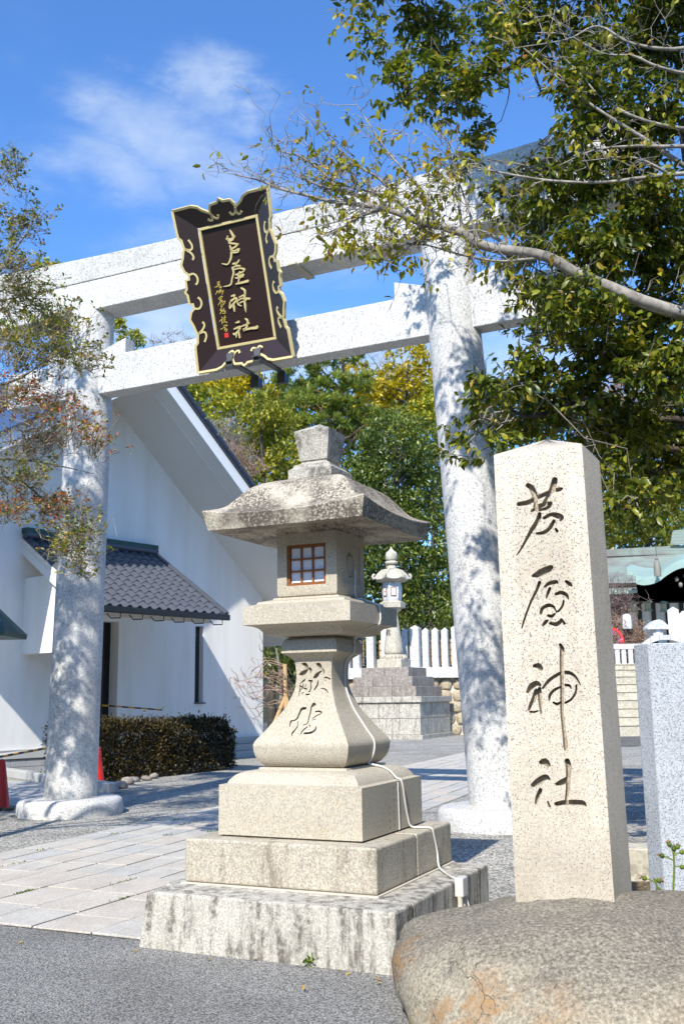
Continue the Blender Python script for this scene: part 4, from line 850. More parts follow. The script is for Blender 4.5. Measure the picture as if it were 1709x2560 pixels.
# gable wall with real door and slit openings (pieces of wall around them)
def wallpoly(x0, x1, z0, y0=0.0, y1=.30, zt=None):
    top0, top1 = (soff(x0), soff(x1)) if zt is None else (zt, zt)
    return MB().add([(x0, y0, z0), (x1, y0, z0), (x1, y1, z0), (x0, y1, z0), (x0, y0, top0), (x1, y0, top1), (x1, y1, top1), (x0, y1, top0)],
                    [(0, 3, 2, 1), (4, 5, 6, 7), (0, 1, 5, 4), (1, 2, 6, 5), (2, 3, 7, 6), (3, 0, 4, 7)])
wl = MB()
for p in ((-12.0, -7.0, -.6, None), (-7.0, APX, 2.90, None), (APX, -5.13, 2.90, None), (-5.13, -2.60, -.6, None), (-2.60, -2.30, 2.92, None), (-2.60, -2.30, -.6, .93), (-2.30, 0.0, -.6, None)):
    q = wallpoly(p[0], p[1], p[2], zt=p[3]); wl.add(q.v, q.f)
wl.build('gable_face', 'plaster', bld, fix=True)
wallpoly(-.30, 0.0, -.6, .302, 9.0, zt=3.8).build('side_wall', 'plaster', bld)
MB().box(-7.0, -5.13, .31, .35, -.6, 2.9).build('doorway_back', 'dark_void', bld)
dr = MB().box(-6.95, -5.42, .24, .29, -.55, 2.88).build('door', 'dark_glass', bld)
MB().box(-5.44, -5.40, .20, .305, -.55, 2.88).build('door_post', 'wood_dark', dr)
sw = MB().box(-2.60, -2.30, .16, .20, .93, 2.92).build('slit_window', 'dark_glass', bld)
MB().box(-2.62, -2.24, -.05, .16, .895, .928).build('window_sill', 'dark_metal', sw)
# roof slab: soffit, fascia, tile edge
def roofslab(s0, s1, y0, y1, d0, d1, name, m):
    for part in (0, 1):
        a, b_ = ((APX, s1), (s0, APX))[part]; vs = []
        for y in (y0, y1):
            for s, d in ((a, d0), (b_, d0), (b_, d1), (a, d1)):
                if s == APX: vs.append((s, y, soff(s)+d*1.25))
                elif part == 0: vs.append((s+math.sin(SL)*d, y, soff(s)+math.cos(SL)*d))
                else: vs.append((s-math.sin(SLL)*d, y, soff(s)+math.cos(SLL)*d))
        MB().add(vs, [(0, 1, 2, 3), (7, 6, 5, 4), (0, 4, 5, 1), (1, 5, 6, 2), (2, 6, 7, 3), (3, 7, 4, 0)]).build(name, m, bld, fix=True)
    return
    vs = []
    return MB().add(vs, [(0, 1, 2, 3), (7, 6, 5, 4), (0, 4, 5, 1), (1, 5, 6, 2), (2, 6, 7, 3), (3, 7, 4, 0)]).build(name, m, bld, fix=True)
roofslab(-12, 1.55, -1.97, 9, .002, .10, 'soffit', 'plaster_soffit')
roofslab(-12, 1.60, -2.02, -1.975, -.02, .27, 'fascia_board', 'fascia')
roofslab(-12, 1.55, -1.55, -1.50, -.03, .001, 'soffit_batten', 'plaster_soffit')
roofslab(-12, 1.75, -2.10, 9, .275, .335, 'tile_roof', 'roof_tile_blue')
e = None
for k in range(18):
    s = APX+.2+7.2*k/18
    q = (s+math.sin(SL)*.40, -2.14, soff(s)+math.cos(SL)*.40)
    if e is None: e = MB().box(-.24, .24, -.04, .4, -.11, -.03).build('verge_tile', 'roof_tile_blue', bld, bevel=.02); c = e
    else: c = piece(e, bld)
    c.location = q; c.rotation_euler = (0, SL, 0)
# entrance porch roof with tiles
P0, P1, PR, PD = -7.95, -4.16, 4.66, 2.64        # left end, right end, height at the wall, depth
drop = 1.72; psl = math.atan(drop/PD)
pr = thing('porch', '', '') if False else None
def pp(x, d, h=0.0): return (x, -d-math.sin(psl)*h, PR-drop*d/PD+math.cos(psl)*h)
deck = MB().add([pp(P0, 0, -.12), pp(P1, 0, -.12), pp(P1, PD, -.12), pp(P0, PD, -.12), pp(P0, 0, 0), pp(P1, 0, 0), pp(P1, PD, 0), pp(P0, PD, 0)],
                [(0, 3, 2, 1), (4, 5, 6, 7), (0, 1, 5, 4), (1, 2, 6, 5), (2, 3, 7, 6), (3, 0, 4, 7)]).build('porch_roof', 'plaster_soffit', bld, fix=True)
prof = []
for i in range(9):
    u = i/8; prof.append((u, .05*math.sin(u*math.pi*2-.9) if True else 0))
TW, TL = .271, .262; nc, nr_ = 14, 12
vs = []
for y, dz in ((0, .05), (-TL*1.12, .075)):
    for u, h in prof: vs.append((u*TW, y, h*.8+dz))
for y, dz in ((-TL*1.12, .045),):
    for u, h in prof: vs.append((u*TW, y, h*.8+dz))
n = 9; fs = [(i, n+i, n+i+1, i+1) for i in range(n-1)]+[(n+i, 2*n+i, 2*n+i+1, n+i+1) for i in range(n-1)]
tl = None
for r_ in range(nr_):
    for c_ in range(nc):
        if tl is None: tl = MB().add(vs, fs).build('roof_tile', 'roof_tile', deck, smooth=50); o = tl
        else: o = piece(tl, deck)
        d = PD*r_/nr_
        o.location = pp(P0+TW*c_, d, 0.0); o.rotation_euler = (psl, 0, 0)
MB().tube([pp(P0, .06, .13), pp(P1+.05, .06, .13)], .10, 8).build('ridge_tile', 'roof_tile', deck, smooth=50)
MB().box(P0-.02, P1+.05, -.22, -.01, PR+.10, PR+.22).build('ridge_flashing', 'copper_dark', deck)
for d0 in range(12):
    d = PD*d0/12; q = pp(P1+.03, d+.12, .06); MB().box(-.07, .07, -.15, .15, -.03, .055).build('edge_tile', 'roof_tile', deck, bevel=.02, loc=q).rotation_euler = (psl, 0, 0)
x, y, z = pp(P0, PD+.02, 0)
MB().box(P0-.05, P1+.10, y-.10, y, z-.10, z+.04).build('gutter', 'dark_metal', deck, bevel=.02)
for k in range(7):
    xx = P1-.12-k*.60; MB().tube([(xx, y-.05, z-.10), (xx, y-.05, z-.20), (xx-.10, y+.14, z-.20), (xx-.16, y+.2, z-.10)], .014, 6).build('gutter_hook', 'dark_metal', deck)
MB().box(P0+.12, P0+.30, -1.75, -.001, 2.05, 3.75).build('porch_bracket', 'plaster', bld)
MB().add([pp(P0+.01, 0, -.13), pp(P0+.01, PD, -.13), pp(P0+.01, PD, -.30), pp(P0+.01, 0, -.30), pp(P0+.12, 0, -.13), pp(P0+.12, PD, -.13), pp(P0+.12, PD, -.30), pp(P0+.12, 0, -.30)], [(0, 1, 2, 3), (7, 6, 5, 4), (0, 4, 5, 1), (1, 5, 6, 2), (2, 6, 7, 3), (3, 7, 4, 0)]).build('porch_fascia', 'fascia', bld, fix=True)
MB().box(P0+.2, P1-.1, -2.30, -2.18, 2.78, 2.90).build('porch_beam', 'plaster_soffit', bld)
MB().box(-12, .12, -.12, -.001, -.6, -.02).build('foundation', 'concrete', bld)
for k in range(3): MB().box(-2.6+.3*k, 1.2, -.9+.3*k, -.13, -.5+.16*k, -.345+.16*k).build('entrance_step', 'concrete', bld, bevel=.01)

# lower wing with blue tiles, seen behind the shrub at the left edge
wing = thing('tiled_wing', 'low building wing with blue tiled roof behind the shrub at the left edge', 'building', at(-40, 1150, 35.5), 0)
w0 = wing.location.copy(); q0 = at(-200, 1190, 34.5)-w0; q1 = at(215, 1060, 39.0)-w0; up = Vector((-1.3, 2.2, 1.9))
MB().add([q0, q1, q1+up*2, q0+up*2, q0-Vector((0, 0, .15)), q1-Vector((0, 0, .15)), q1+up*2-Vector((0, 0, .15)), q0+up*2-Vector((0, 0, .15))], [(0, 1, 2, 3), (7, 6, 5, 4), (0, 4, 5, 1), (1, 5, 6, 2), (2, 6, 7, 3), (3, 7, 4, 0)]).build('roof', 'roof_tile_blue', wing, fix=True)
dq = (q1-q0)
rb = None
for k in range(15):
    p = q0+dq*(k/14.0)
    MB().tube([p+Vector((0, -.02, .03)), p+up*1.98+Vector((0, 0, .03))], .09, 6).build('tile_roll', 'roof_tile_blue', wing, smooth=50)
MB().add([q0-Vector((0, .06, .42)), q1-Vector((0, .06, .42)), q1-Vector((0, .06, .02)), q0-Vector((0, .06, .02)), q0-Vector((0, -.1, .42)), q1-Vector((0, -.1, .42)), q1-Vector((0, -.1, .02)), q0-Vector((0, -.1, .02))], [(0, 1, 2, 3), (7, 6, 5, 4), (0, 4, 5, 1), (1, 5, 6, 2), (2, 6, 7, 3), (3, 7, 4, 0)]).build('fascia_board', 'fascia', wing, fix=True)

# ------------------------------------------------------------------ ramp, kerb and cones at the left
pad = [gpt(-160, 2030), gpt(-160, 1945), gpt(118, 1957), gpt(232, 1975), gpt(232, 2004)]
struct(MB().add([Vector((p.x, p.y, .012)) for p in pad], [tuple(reversed(range(5)))]).build('concrete_pavement', 'concrete', fix=True))
def wall_run(mb, a, b, w_, z0, z1, z1b=None):
    a = Vector(a); b = Vector(b); d = (b-a); d.z = 0; d.normalize(); nrm = Vector((-d.y, d.x, 0))*w_; z1b = z1 if z1b is None else z1b
    vs = [(*(a.xy), z0), (*(b.xy), z0), (*(b+nrm).xy, z0), (*(a+nrm).xy, z0), (*(a.xy), z1), (*(b.xy), z1b), (*(b+nrm).xy, z1b), (*(a+nrm).xy, z1)]
    return mb.add(vs, [(0, 3, 2, 1), (4, 5, 6, 7), (0, 1, 5, 4), (1, 2, 6, 5), (2, 3, 7, 6), (3, 0, 4, 7)])
k0, k1 = gpt(-60, 1932), gpt(270, 1985)
o = wall_run(MB(), k0, k1, .2, 0, .17).build('kerb', 'concrete', bevel=.02); tag(o, 'low concrete kerb behind the left pillar of the torii', 'kerb')
rw = thing('ramp_wall', 'low concrete block wall of a ramp below the white building at the left edge', 'wall')
a, b = gpt(-120, 1948), gpt(235, 1925)
nb_ = 9
for row in range(2):
    for k in range(nb_):
        p = a+(b-a)*((k+.5*row)/nb_); q = a+(b-a)*((k+.985+.5*row)/nb_); wall_run(MB(), p, q, .25, .16*row, .16*row+.152).build('block', 'concrete_block', rw, bevel=.006)
wall_run(MB(), a-Vector((0, .05, 0)), b-Vector((0, .05, 0)), .38, .33, .36, .58).build('coping', 'concrete', rw, bevel=.01)
p = a+Vector((0.1, 1.2, 0)); q = b+Vector((0, 1.2, 0)); wall_run(MB(), p, q, 3.0, .2, .55, .8).build('ramp_slab', 'concrete', rw)
o = MB().add([gpt(60, 1940, .0), gpt(120, 1955, .0), gpt(300, 1975, 0), gpt(260, 1935, 0)], [(0, 1, 2, 3)]).build('planting_bed', 'soil'); o.location.z = .02; struct(o)
o = MB().box(-.1, .35, -.1, .05, 0, .08).build('blue_sheet', 'blue_sheet', bevel=.02); o.location = gpt(108, 1948); o.rotation_euler = (0, 0, .6); tag(o, 'scrap of blue plastic sheet on soil beside the left torii pillar', 'plastic sheet')
def cone(px, py, Y, label):
    p = gpt(px, py) if Y is None else Vector((*at(px, py, Y).xy, 0))
    c = thing('traffic_cone', label, 'traffic cone', p, .3, 'red traffic cones'); B = Vector((0, 0, 0))
    MB().rings([sq_ring(.19, 0, 6, 0, .04), sq_ring(.19, .035, 6, 0, .04), sq_ring(.16, .05, 6, 0, .05)]).build('base', 'rubber', c)
    MB().lathe([(.14, .05), (.13, .08), (.052, .64), (.04, .68), (.035, .70), (.001, .71)], 20).build('cone', 'cone_red', c, smooth=50)
    return c
c1 = cone(0, 2026, None, 'red traffic cone cut by the left picture edge beside the torii pillar')
c2 = cone(243, 1968, None, 'red traffic cone half hidden behind the left torii pillar by the hedge')
c3 = cone(407, 1790, 24.0, 'red traffic cone whose tip shows above the clipped hedge')
c3.location.z = .22
def bar(a, b, label):
    a = Vector(a); b = Vector(b); L = (b-a).length; o = MB().tube([(0, 0, 0), (L, 0, 0)], .019, 8).build('barrier_bar', 'bar_stripe', smooth=50)
    o.location = a; o.rotation_euler = (b-a).to_track_quat('X', 'Z').to_euler(); tag(o, label, 'barrier bar', 'striped barrier bars')
bar(at(-30, 1898, 14.9), at(245, 1846, 18.4), 'yellow and black striped barrier bar running behind the left torii pillar')
bar(at(215, 1760, 23.5), at(405, 1775, 24.0), 'yellow and black striped barrier bar above the clipped hedge')
# small copper roof corner at the left edge
nbd = thing('roofed_notice_board', 'dark green copper roof corner of a notice board at the left picture edge', 'notice board', (at(-60, 1580, 13.0).x, 13.0, 0))
hz = at(-60, 1580, 13.0).z
MB().add([(-1.6, -.45, hz-.02), (.53, -.45, hz-.02), (.53, .45, hz-.02), (-1.6, .45, hz-.02), (-1.6, 0, hz+.42), (.30, 0, hz+.30), (-1.6, -.45, hz-.08), (.52, -.45, hz-.08), (.52, .45, hz-.08), (-1.6, .45, hz-.08)], [(0, 1, 5, 4), (1, 2, 5), (2, 3, 4, 5), (0, 6, 7, 1), (1, 7, 8, 2), (6, 9, 8, 7)]).build('roof', 'copper_dark', nbd, fix=True)
MB().box(-.25, .10, -.10, .10, hz-.30, hz-.085).build('eave_beam', 'wood_dark', nbd, bevel=.02)
MB().box(-.60, -.48, -.06, .06, 0, hz-.085).build('post', 'wood_dark', nbd)
MB().box(-1.5, -.601, -.03, .03, .8, hz-.3).build('board', 'wood_dark', nbd)

# ------------------------------------------------------------------ clipped hedge
hd = thing('clipped_hedge', 'dark clipped hedge in front of the white building', 'hedge', (0, 0, 0))
rng = np.random.default_rng(21)
ha, hb_ = Vector((-4.55, 18.95, 0)), Vector((-2.35, 22.4, 0)); hdv = (hb_-ha); hl = hdv.length; hdv.normalize(); hn = Vector((hdv.y, -hdv.x, 0))
P = []; D = []
for k in range(30000):
    s = rng.uniform(-.15, hl+.1); u = rng.uniform(-1, 1); 
    if rng.random() < .55: off, z = .62*(1 if rng.random() < .8 else -1)+rng.normal(0, .05), rng.uniform(.02, 1.0)
    elif rng.random() < .7: off, z = rng.uniform(-.62, .62), 1.02+rng.normal(0, .035)
    else: off, z = rng.uniform(-.6, .6), rng.uniform(.1, 1)
    z *= 1.01+.05*math.sin(s*2.1)+.04*math.sin(s*5.3)+.03*math.sin(s*13.0+off*4)-.22*sm(s, hl-.9, hl+.1)**2
    if rng.random() < .02: z += abs(rng.normal(0, .09))
    if s > hl-.3: off *= .8
    p = ha+hdv*s+hn*off+hn*-.7; P.append((p.x, p.y, z)); D.append(rng.normal(0, 1, 3)+np.array([hn.x*np.sign(off)*.8, hn.y*np.sign(off)*.8, .7]))
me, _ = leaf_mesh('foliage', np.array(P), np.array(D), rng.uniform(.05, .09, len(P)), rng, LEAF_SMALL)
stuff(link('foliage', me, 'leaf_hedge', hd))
sg = []
for k in range(60):
    s = rng.uniform(0, hl); p = np.array(ha+hdv*s-hn*.7)+np.array([rng.normal(0, .15), rng.normal(0, .15), 0]); sg.append(wiggle(rng, p, p+np.array([rng.normal(0, .2), rng.normal(0, .2), .9]), 4, .15))
V, F = twig_mesh(sg, .02, .006); link('stems', np_mesh('stems', V, F), 'bark_grey', hd)
for k, (px, py) in enumerate(((318, 1962), (332, 1955), (365, 1951), (300, 1972), (385, 1947))):
    p = gpt(px, py); o = MB().lathe([(.02, 0), (.13, .01), (.15, .07), (.10, .14), (.01, .16)], 9).build('edging_stone', 'stone_tier', None, smooth=70)
    o.location = p; o.scale = (.9+.3*math.sin(k), .7, .7+.2*math.cos(k*2)); o.rotation_euler = (0.1*k, 0, k)
    tag(o, ('second', 'third', 'fourth', 'first', 'fifth')[k]+' rough edging stone from the pillar along the clipped hedge', 'stone', 'edging stones along the hedge')
# ------------------------------------------------------------------ second lantern on its tiered base
L2A = R(25.0); u2 = Vector((math.cos(L2A), -math.sin(L2A), 0)); v2 = Vector((math.sin(L2A), math.cos(L2A), 0))
L2S = 35.0; corner = gpt(1055.5, 1849); L2c = corner-u2*1.72+v2*1.72
ln2 = thing('second_lantern', 'tall round stone lantern on a high stepped base beside the white stone fence', 'stone lantern', L2c, -L2A)
def zpx(py): return at(1000, py, L2c.y-1.2).z
def blocks(h, z0, z1, nblk, name, m, gap=.012):
    """a tier made of separate blocks along the front and the right side"""
    core = MB().box(-h+.05, h-.05, -h+.05, h-.05, z0-.02, z1-.004).build(name+'_core', m, ln2)
    d = .35; ed = [-h+2*h*k/nblk for k in range(nblk+1)]
    for k in range(nblk):
        MB().box(ed[k]+gap*(k > 0), ed[k+1], -h, -h+d, z0, z1-gap).build(name, m, ln2, bevel=.012)
    ed = [-h+d+(2*h-d)*k/nblk for k in range(nblk+1)]
    for k in range(nblk):
        MB().box(h-d, h, ed[k]+gap, ed[k+1], z0, z1-gap).build(name, m, ln2, bevel=.012)
zz = [zpx(p) for p in (1846, 1833, 1792, 1752, 1735, 1710, 1684, 1658)]
blocks(1.72, -.05, .16, 3, 'footing_block', 'stone_dirty')
blocks(1.62, .16, .72, 3, 'plinth_block', 'stone_dirty'); blocks(1.62, .72, 1.28, 4, 'plinth_block', 'stone_dirty')
blocks(1.70, 1.285, 1.50, 3, 'cornice_block', 'stone_dirty')
blocks(1.40, 1.50, 1.86, 3, 'tier_block', 'stone_tier'); blocks(1.18, 1.86, 2.22, 3, 'tier_block', 'stone_tier'); blocks(.95, 2.22, 2.56, 2, 'tier_block', 'stone_tier')
MB().rings([sq_ring(.50, 2.56, 6, 0, .03), sq_ring(.50, 2.86, 6, 0, .03), sq_ring(.47, 2.88, 6, 0, .05)]).build('base_stone', 'stone_beige', ln2, smooth=30, fix=True)
MB().lathe([(.46, 2.87), (.47, 2.95), (.45, 3.02), (.36, 3.05)], 40).build('lotus_ring', 'stone_beige', ln2, smooth=50)
lp = MB()
for k in range(22):
    a = 2*math.pi*k/22; lp.tube([(.47*math.cos(a), .47*math.sin(a), 2.88), (.475*math.cos(a), .475*math.sin(a), 2.96), (.44*math.cos(a), .44*math.sin(a), 3.03)], [.05, .06, .03], 6)
lp.build('lotus_petals', 'stone_beige', ln2, smooth=60)
MB().lathe([(.30, 3.05), (.355, 3.10), (.365, 3.18), (.34, 3.40), (.29, 3.8), (.235, 4.2), (.20, 4.50), (.20, 4.62), (.24, 4.66)], 32).build('column', 'stone_beige', ln2, smooth=50)
for st in ([(-.08, 3.92), (.02, 3.97)], [(-.03, 4.0), (-.05, 3.75)], [(-.1, 3.86), (0, 3.88)], [(-.08, 3.8), (-.02, 3.8)], [(.05, 3.98), (.05, 3.86), (.02, 3.74)], [(.06, 3.86), (.11, 3.76)], [(.09, 3.95), (.11, 3.92)]):
    a0 = -1.9; pts = [((.30)*math.cos(a0+x/.27), (.30)*math.sin(a0+x/.27), z) for x, z in st]; MB().tube(pts, .011, 5).build('character_stroke', 'dark_metal', ln2)
MB().lathe([(.20, 4.62), (.30, 4.70), (.36, 4.78), (.34, 4.80)], 24).build('bracket_ring', 'stone_beige', ln2, smooth=60)
hexr = lambda r, z, ph=.52: [(r*math.cos(ph+k*math.pi/3), r*math.sin(ph+k*math.pi/3), z) for k in range(6)]
MB().rings([hexr(.50, 4.80), hexr(.50, 5.02), hexr(.40, 5.04), hexr(.40, 5.07)]).build('platform', 'stone_beige', ln2, bevel=.012, fix=True)
MB().rings([hexr(.34, 5.07), hexr(.36, 5.12), hexr(.385, 5.35), hexr(.385, 5.60), hexr(.35, 5.80)]).build('fire_box', 'stone_pale', ln2, bevel=.012, fix=True)
for ka, red in ((4, True), (3.0001, False)):
    pass
for fi, red in ((-2, True), (-1, False)):
    am = .52+fi*math.pi/3-math.pi/6+math.pi/3*0; cx_, cy_ = .336*math.cos(am), .336*math.sin(am)
    mt = Matrix.Translation((cx_, cy_, 5.42)) @ Matrix.Rotation(am+math.pi/2, 4, 'Z')
    fr = MB()
    for x0, x1, z0, z1 in ((-.10, .10, .14, .165), (-.10, .10, -.165, -.14), (-.10, -.075, -.14, .14), (.075, .10, -.14, .14)): fr.box(x0, x1, -.025, .012, z0, z1, mt)
    f_ = fr.build('window', 'wood', ln2)
    MB().box(-.075, .075, -.012, .01, -.14, .14, mt).build('pane', 'paper', f_)
    if red:
        MB().prism([(.036*math.cos(k*.5236), .036*math.sin(k*.5236)) for k in range(12)], .0125, .016, mt @ Matrix.Rotation(math.pi/2, 4, 'X')).build('crest_disc', 'seal_red', f_, fix=True)
rf = []
for r, z, l in ((.36, 5.79, 0), (.62, 5.83, .05), (.66, 5.88, .10), (.60, 5.98, .06), (.50, 6.10, .01), (.38, 6.22, 0), (.22, 6.28, 0), (.10, 6.29, 0)):
    rf.append([((r*(1-.05*abs(math.sin(3*(a-.52)))))*math.cos(a), (r*(1-.05*abs(math.sin(3*(a-.52)))))*math.sin(a), z+l*abs(math.cos(3*(a-.52)))**6) for a in [2*math.pi*k/48 for k in range(48)]])
MB().rings(rf).build('roof', 'stone_beige', ln2, smooth=50)
for k in range(6):
    a = .52+k*math.pi/3; c_, s_ = math.cos(a), math.sin(a)
    MB().tube([(r*c_, r*s_, z) for r, z in ((.20, 6.29), (.38, 6.24), (.52, 6.12), (.64, 5.95), (.72, 5.93), (.75, 6.02), (.70, 6.10), (.65, 6.07))], [.03, .04, .045, .05, .055, .055, .05, .03], 7).build('roof_scroll', 'stone_beige', ln2, smooth=60)
MB().lathe([(.12, 6.28), (.19, 6.30), (.19, 6.42), (.13, 6.44), (.13, 6.47), (.24, 6.50), (.26, 6.55), (.22, 6.60), (.12, 6.63), (.20, 6.65), (.235, 6.72), (.235, 6.86), (.20, 6.95), (.10, 7.02), (.045, 7.10), (.01, 7.18)], 24).build('finial_jewel', 'stone_beige', ln2, smooth=45)
k2 = at(1000, 1366, L2c.y).z/7.18
ln2.scale = (1.0, 1.0, k2)

# ------------------------------------------------------------------ white stone fence
FY = 39.6
fen = thing('stone_fence', 'white granite picket fence on a rubble stone wall behind the second lantern', 'fence', (0, FY, 0))
pk = None
def pf(px, py): 
    q = at(px, py, FY); return q.x, q.z
xs = [(868, 20, 0), (892, 22, 0), (927, 24, 1), (962, 20, 0), (988, 18, 0), (1012, 18, 0)]+[(1038, 30, 1), (1064, 20, 0), (1088, 20, 0), (1112, 20, 0), (1142, 30, 1), (1166, 20, 0), (1190, 20, 0), (1214, 20, 0), (1240, 30, 1)]+[(1264+24.5*k, 30 if k % 5 == 4 else 20, int(k % 5 == 4)) for k in range(10)]
zb = pf(1100, 1668)[1]; zt = pf(1100, 1571)[1]; ztb = pf(1040, 1565)[1]
for px, wpx, bigp in xs:
    x, _ = pf(px, 1600); hw = wpx/2*FY/FOCAL*.78; top = (ztb if bigp else zt)
    MB().rings([sq_ring(hw, zb, 1), sq_ring(hw, top-.09, 1), sq_ring(.01, top+.03, 1)]).build('picket', 'stone_pale', fen, loc=(x, 0, 0)).rotation_euler = (0, 0, -.40)
x0, x1 = pf(840, 1600)[0], pf(1496, 1600)[0]
for zr in (pf(1100, 1607)[1], pf(1100, 1640)[1]): MB().tube([(x0, .02, zr), (x1, .02, zr)], .022, 6).build('rail', 'dark_metal', fen)
MB().box(x0, x1, -.28, .30, zb-.42, zb-.002).build('coping_stone', 'stone_pale', fen, bevel=.015)
for k in range(26):
    x = x0+.2+(x1-x0-.4)*k/25; MB().box(x-.09, x+.09, .30, .34, zb+.1, zb+1.1).build('board', 'slat_tan', fen)
rng = np.random.default_rng(31); z1_ = zb-.43
MB().box(x0, x1, .05, .4, -.05, z1_).build('wall_core', 'mortar', fen)
for r_ in range(5):
    x = x0+.1*r_; hgt = z1_/5
    while x < x1:
        wq = rng.uniform(.35, .7)
        if pf(1020, 1700)[0] < x < pf(1480, 1700)[0] or x < pf(900, 1700)[0]:
            o = MB().lathe([(.02, -.5), (.40, -.42), (.50, -.1), (.48, .25), (.30, .46), (.02, .5)], 9).build('wall_stone', 'rubble', fen, smooth=60)
            o.location = (x+wq/2, .02, hgt*(r_+.5)); o.scale = (wq*.98, .28, hgt*.98); o.rotation_euler = (0, rng.normal(0, .12), 0)
        x += wq
# red banner scraps behind the fence
o = MB().box(-.12, .12, -.02, .02, 0, .7).build('red_banner', 'arch_red'); o.location = at(884, 1655, FY+1.5); tag(o, 'scrap of red banner seen between fence pickets left of the second lantern', 'banner')

# ------------------------------------------------------------------ stairs and upper terrace at the right
stt = thing('stone_stairs', 'pale stone stairs rising between the name post and the grey granite post', 'stairs', (0, 0, 0))
SY = 36.0
ys = [1838, 1812, 1790, 1769, 1748, 1728, 1708, 1689, 1672, 1659]
for k in range(len(ys)-1):
    z0 = at(1560, ys[k], SY+.33*k).z; z1s = at(1560, ys[k+1], SY+.33*k).z; xa = at(1490, 1750, SY).x; xb = at(1860, 1750, SY).x
    MB().box(xa, xb, SY+.33*k, SY+.33*(k+1)+.05, -.1, max(z1s, z0+.05)-.045).build('step', 'stone_beige', stt)
    MB().box(xa, xb, SY+.33*k-.035, SY+.33*(k+1)+.02, max(z1s, z0+.05)-.044, max(z1s, z0+.05)).build('tread', 'stone_beige', stt, bevel=.008)
ztop = at(1560, 1659, SY+3).z; TY_ = SY+3.05
te = MB().box(at(1380, 1700, SY).x, at(2300, 1700, SY).x, TY_, TY_+40, -.1, ztop-.03).build('terrace', 'stone_beige'); struct(te)
rail = thing('terrace_railing', 'pale stone railing at the head of the stairs below the red ring', 'railing', (0, TY_+.3, ztop-.03))
MB().box(at(1500, 1620, TY_).x, at(1605, 1620, TY_).x, -.08, .08, .60, .80).build('rail', 'stone_pale', rail)
for px in (1516, 1531, 1547, 1563, 1580, 1596): x = at(px, 1640, TY_).x; MB().box(x-.085, x+.085, -.06, .06, 0, .60).build('baluster', 'stone_pale', rail)
ring = thing('red_ring', 'red ring frame with pink flowers beside the name post', 'ring', at(1514, 1600, TY_+1.5))
rr0 = at(1556, 1600, TY_+1.5).x-at(1514, 1600, TY_+1.5).x
for r in (rr0, rr0*.93): MB().tube([(r*math.cos(2*math.pi*k/40), 0, r*.78*math.sin(2*math.pi*k/40)) for k in range(41)], .035, 6).build('hoop', 'arch_red', ring, smooth=60)
for k in range(9):
    a = k*.7; P = rng.normal(0, .07, (30, 3))+np.array([rr0*.8*math.cos(a), -.1, rr0*.62*math.sin(a)]); me, _ = leaf_mesh('flower_spray', P, rng.normal(0, 1, (30, 3)), rng.uniform(.05, .09, 30), rng, LEAF_SMALL); link('flower_spray', me, 'flower_pink', ring)
# withered brown shrub and stones below the hall
def twig_bush(name, label, cat, px, py, Y, r, n, m, gz0=None, leafm=None, nl=0, ls=.06, group=None):
    c = at(px, py, Y); b = thing(name, label, cat, (c.x, c.y, c.z-r[2] if gz0 is None else gz0), 0, group); z0 = 0; sg = []
    for k in range(n):
        e = np.array([rng.normal(0, .45)*r[0], rng.normal(0, .45)*r[1], rng.uniform(.6, 2.0)*r[2]]); s0 = np.array([rng.normal(0, .12)*r[0], rng.normal(0, .1)*r[1], z0])
        w_ = wiggle(rng, s0, e, 4, .16); sg.append(w_)
        for q in range(4):
            p = w_[rng.integers(1, 5)]; sg.append(wiggle(rng, p, p+rng.normal(0, .25, 3)*np.array(r)+np.array([0, 0, .2*r[2]]), 3, .15))
    V, F = twig_mesh(sg, .014, .004); link('branches', np_mesh('branches', V, F), m, b)
    if leafm:
        P = np.array([s_[-1] for s_ in sg])[rng.integers(0, len(sg), nl)]+rng.normal(0, .12, (nl, 3)); me, _ = leaf_mesh('foliage', P, rng.normal(0, 1, (nl, 3)), rng.uniform(.6, 1.2, nl)*ls, rng, LEAF_SMALL); stuff(link('foliage', me, leafm, b))
    return b
twig_bush('withered_shrub', 'withered brown shrub below the hall right of the name post', 'shrub', 1565, 1590, TY_+4, (1.2, .9, .75), 130, 'twig_pink', None, 'dry_grass', 2600, .09)
twig_bush('withered_shrub', 'drooping bare weeping shrub under the eaves of the copper roofed hall', 'shrub', 1545, 1500, TY_+7, (1.1, .8, 1.0), 90, 'twig_purple')
o = MB().lathe([(.20, 0), (.22, .2), (.20, .55), (.12, .62), (.01, .64)], 7).build('standing_stone', 'stone_pale', smooth=40); o.location = at(1567, 1572, TY_+3.4); tag(o, 'small pale standing stone in the withered shrub', 'stone')
# shrine hall with copper roof
HY = 56.0
hall = thing('shrine_hall', 'old shrine hall with curved green copper roofs behind the terrace at the right', 'shrine hall', (0, HY, 0))
def hp(px, py, dy=0.0): q = at(px, py, HY+dy); return Vector((q.x, dy, q.z))
def sheet(rows, th=.18):
    """curved roof surface given as rows of points, with thickness"""
    n = len(rows[0]); vs = [p for r in rows for p in r]+[p-Vector((0, 0, th)) for r in rows for p in r]; m = len(rows); fs = []; o_ = n*m
    for j in range(m-1):
        for i in range(n-1):
            a, b, c, d = j*n+i, j*n+i+1, (j+1)*n+i+1, (j+1)*n+i; fs += [(a, b, c, d), (o_+d, o_+c, o_+b, o_+a)]
    for i in range(n-1): fs += [(i, o_+i, o_+i+1, i+1), ((m-1)*n+i+1, o_+(m-1)*n+i+1, o_+(m-1)*n+i, (m-1)*n+i)]
    for j in range(m-1): fs += [((j+1)*n, o_+(j+1)*n, o_+j*n, j*n), (j*n+n-1, o_+j*n+n-1, o_+(j+1)*n+n-1, (j+1)*n+n-1)]
    return MB().add(vs, fs)
rows = []
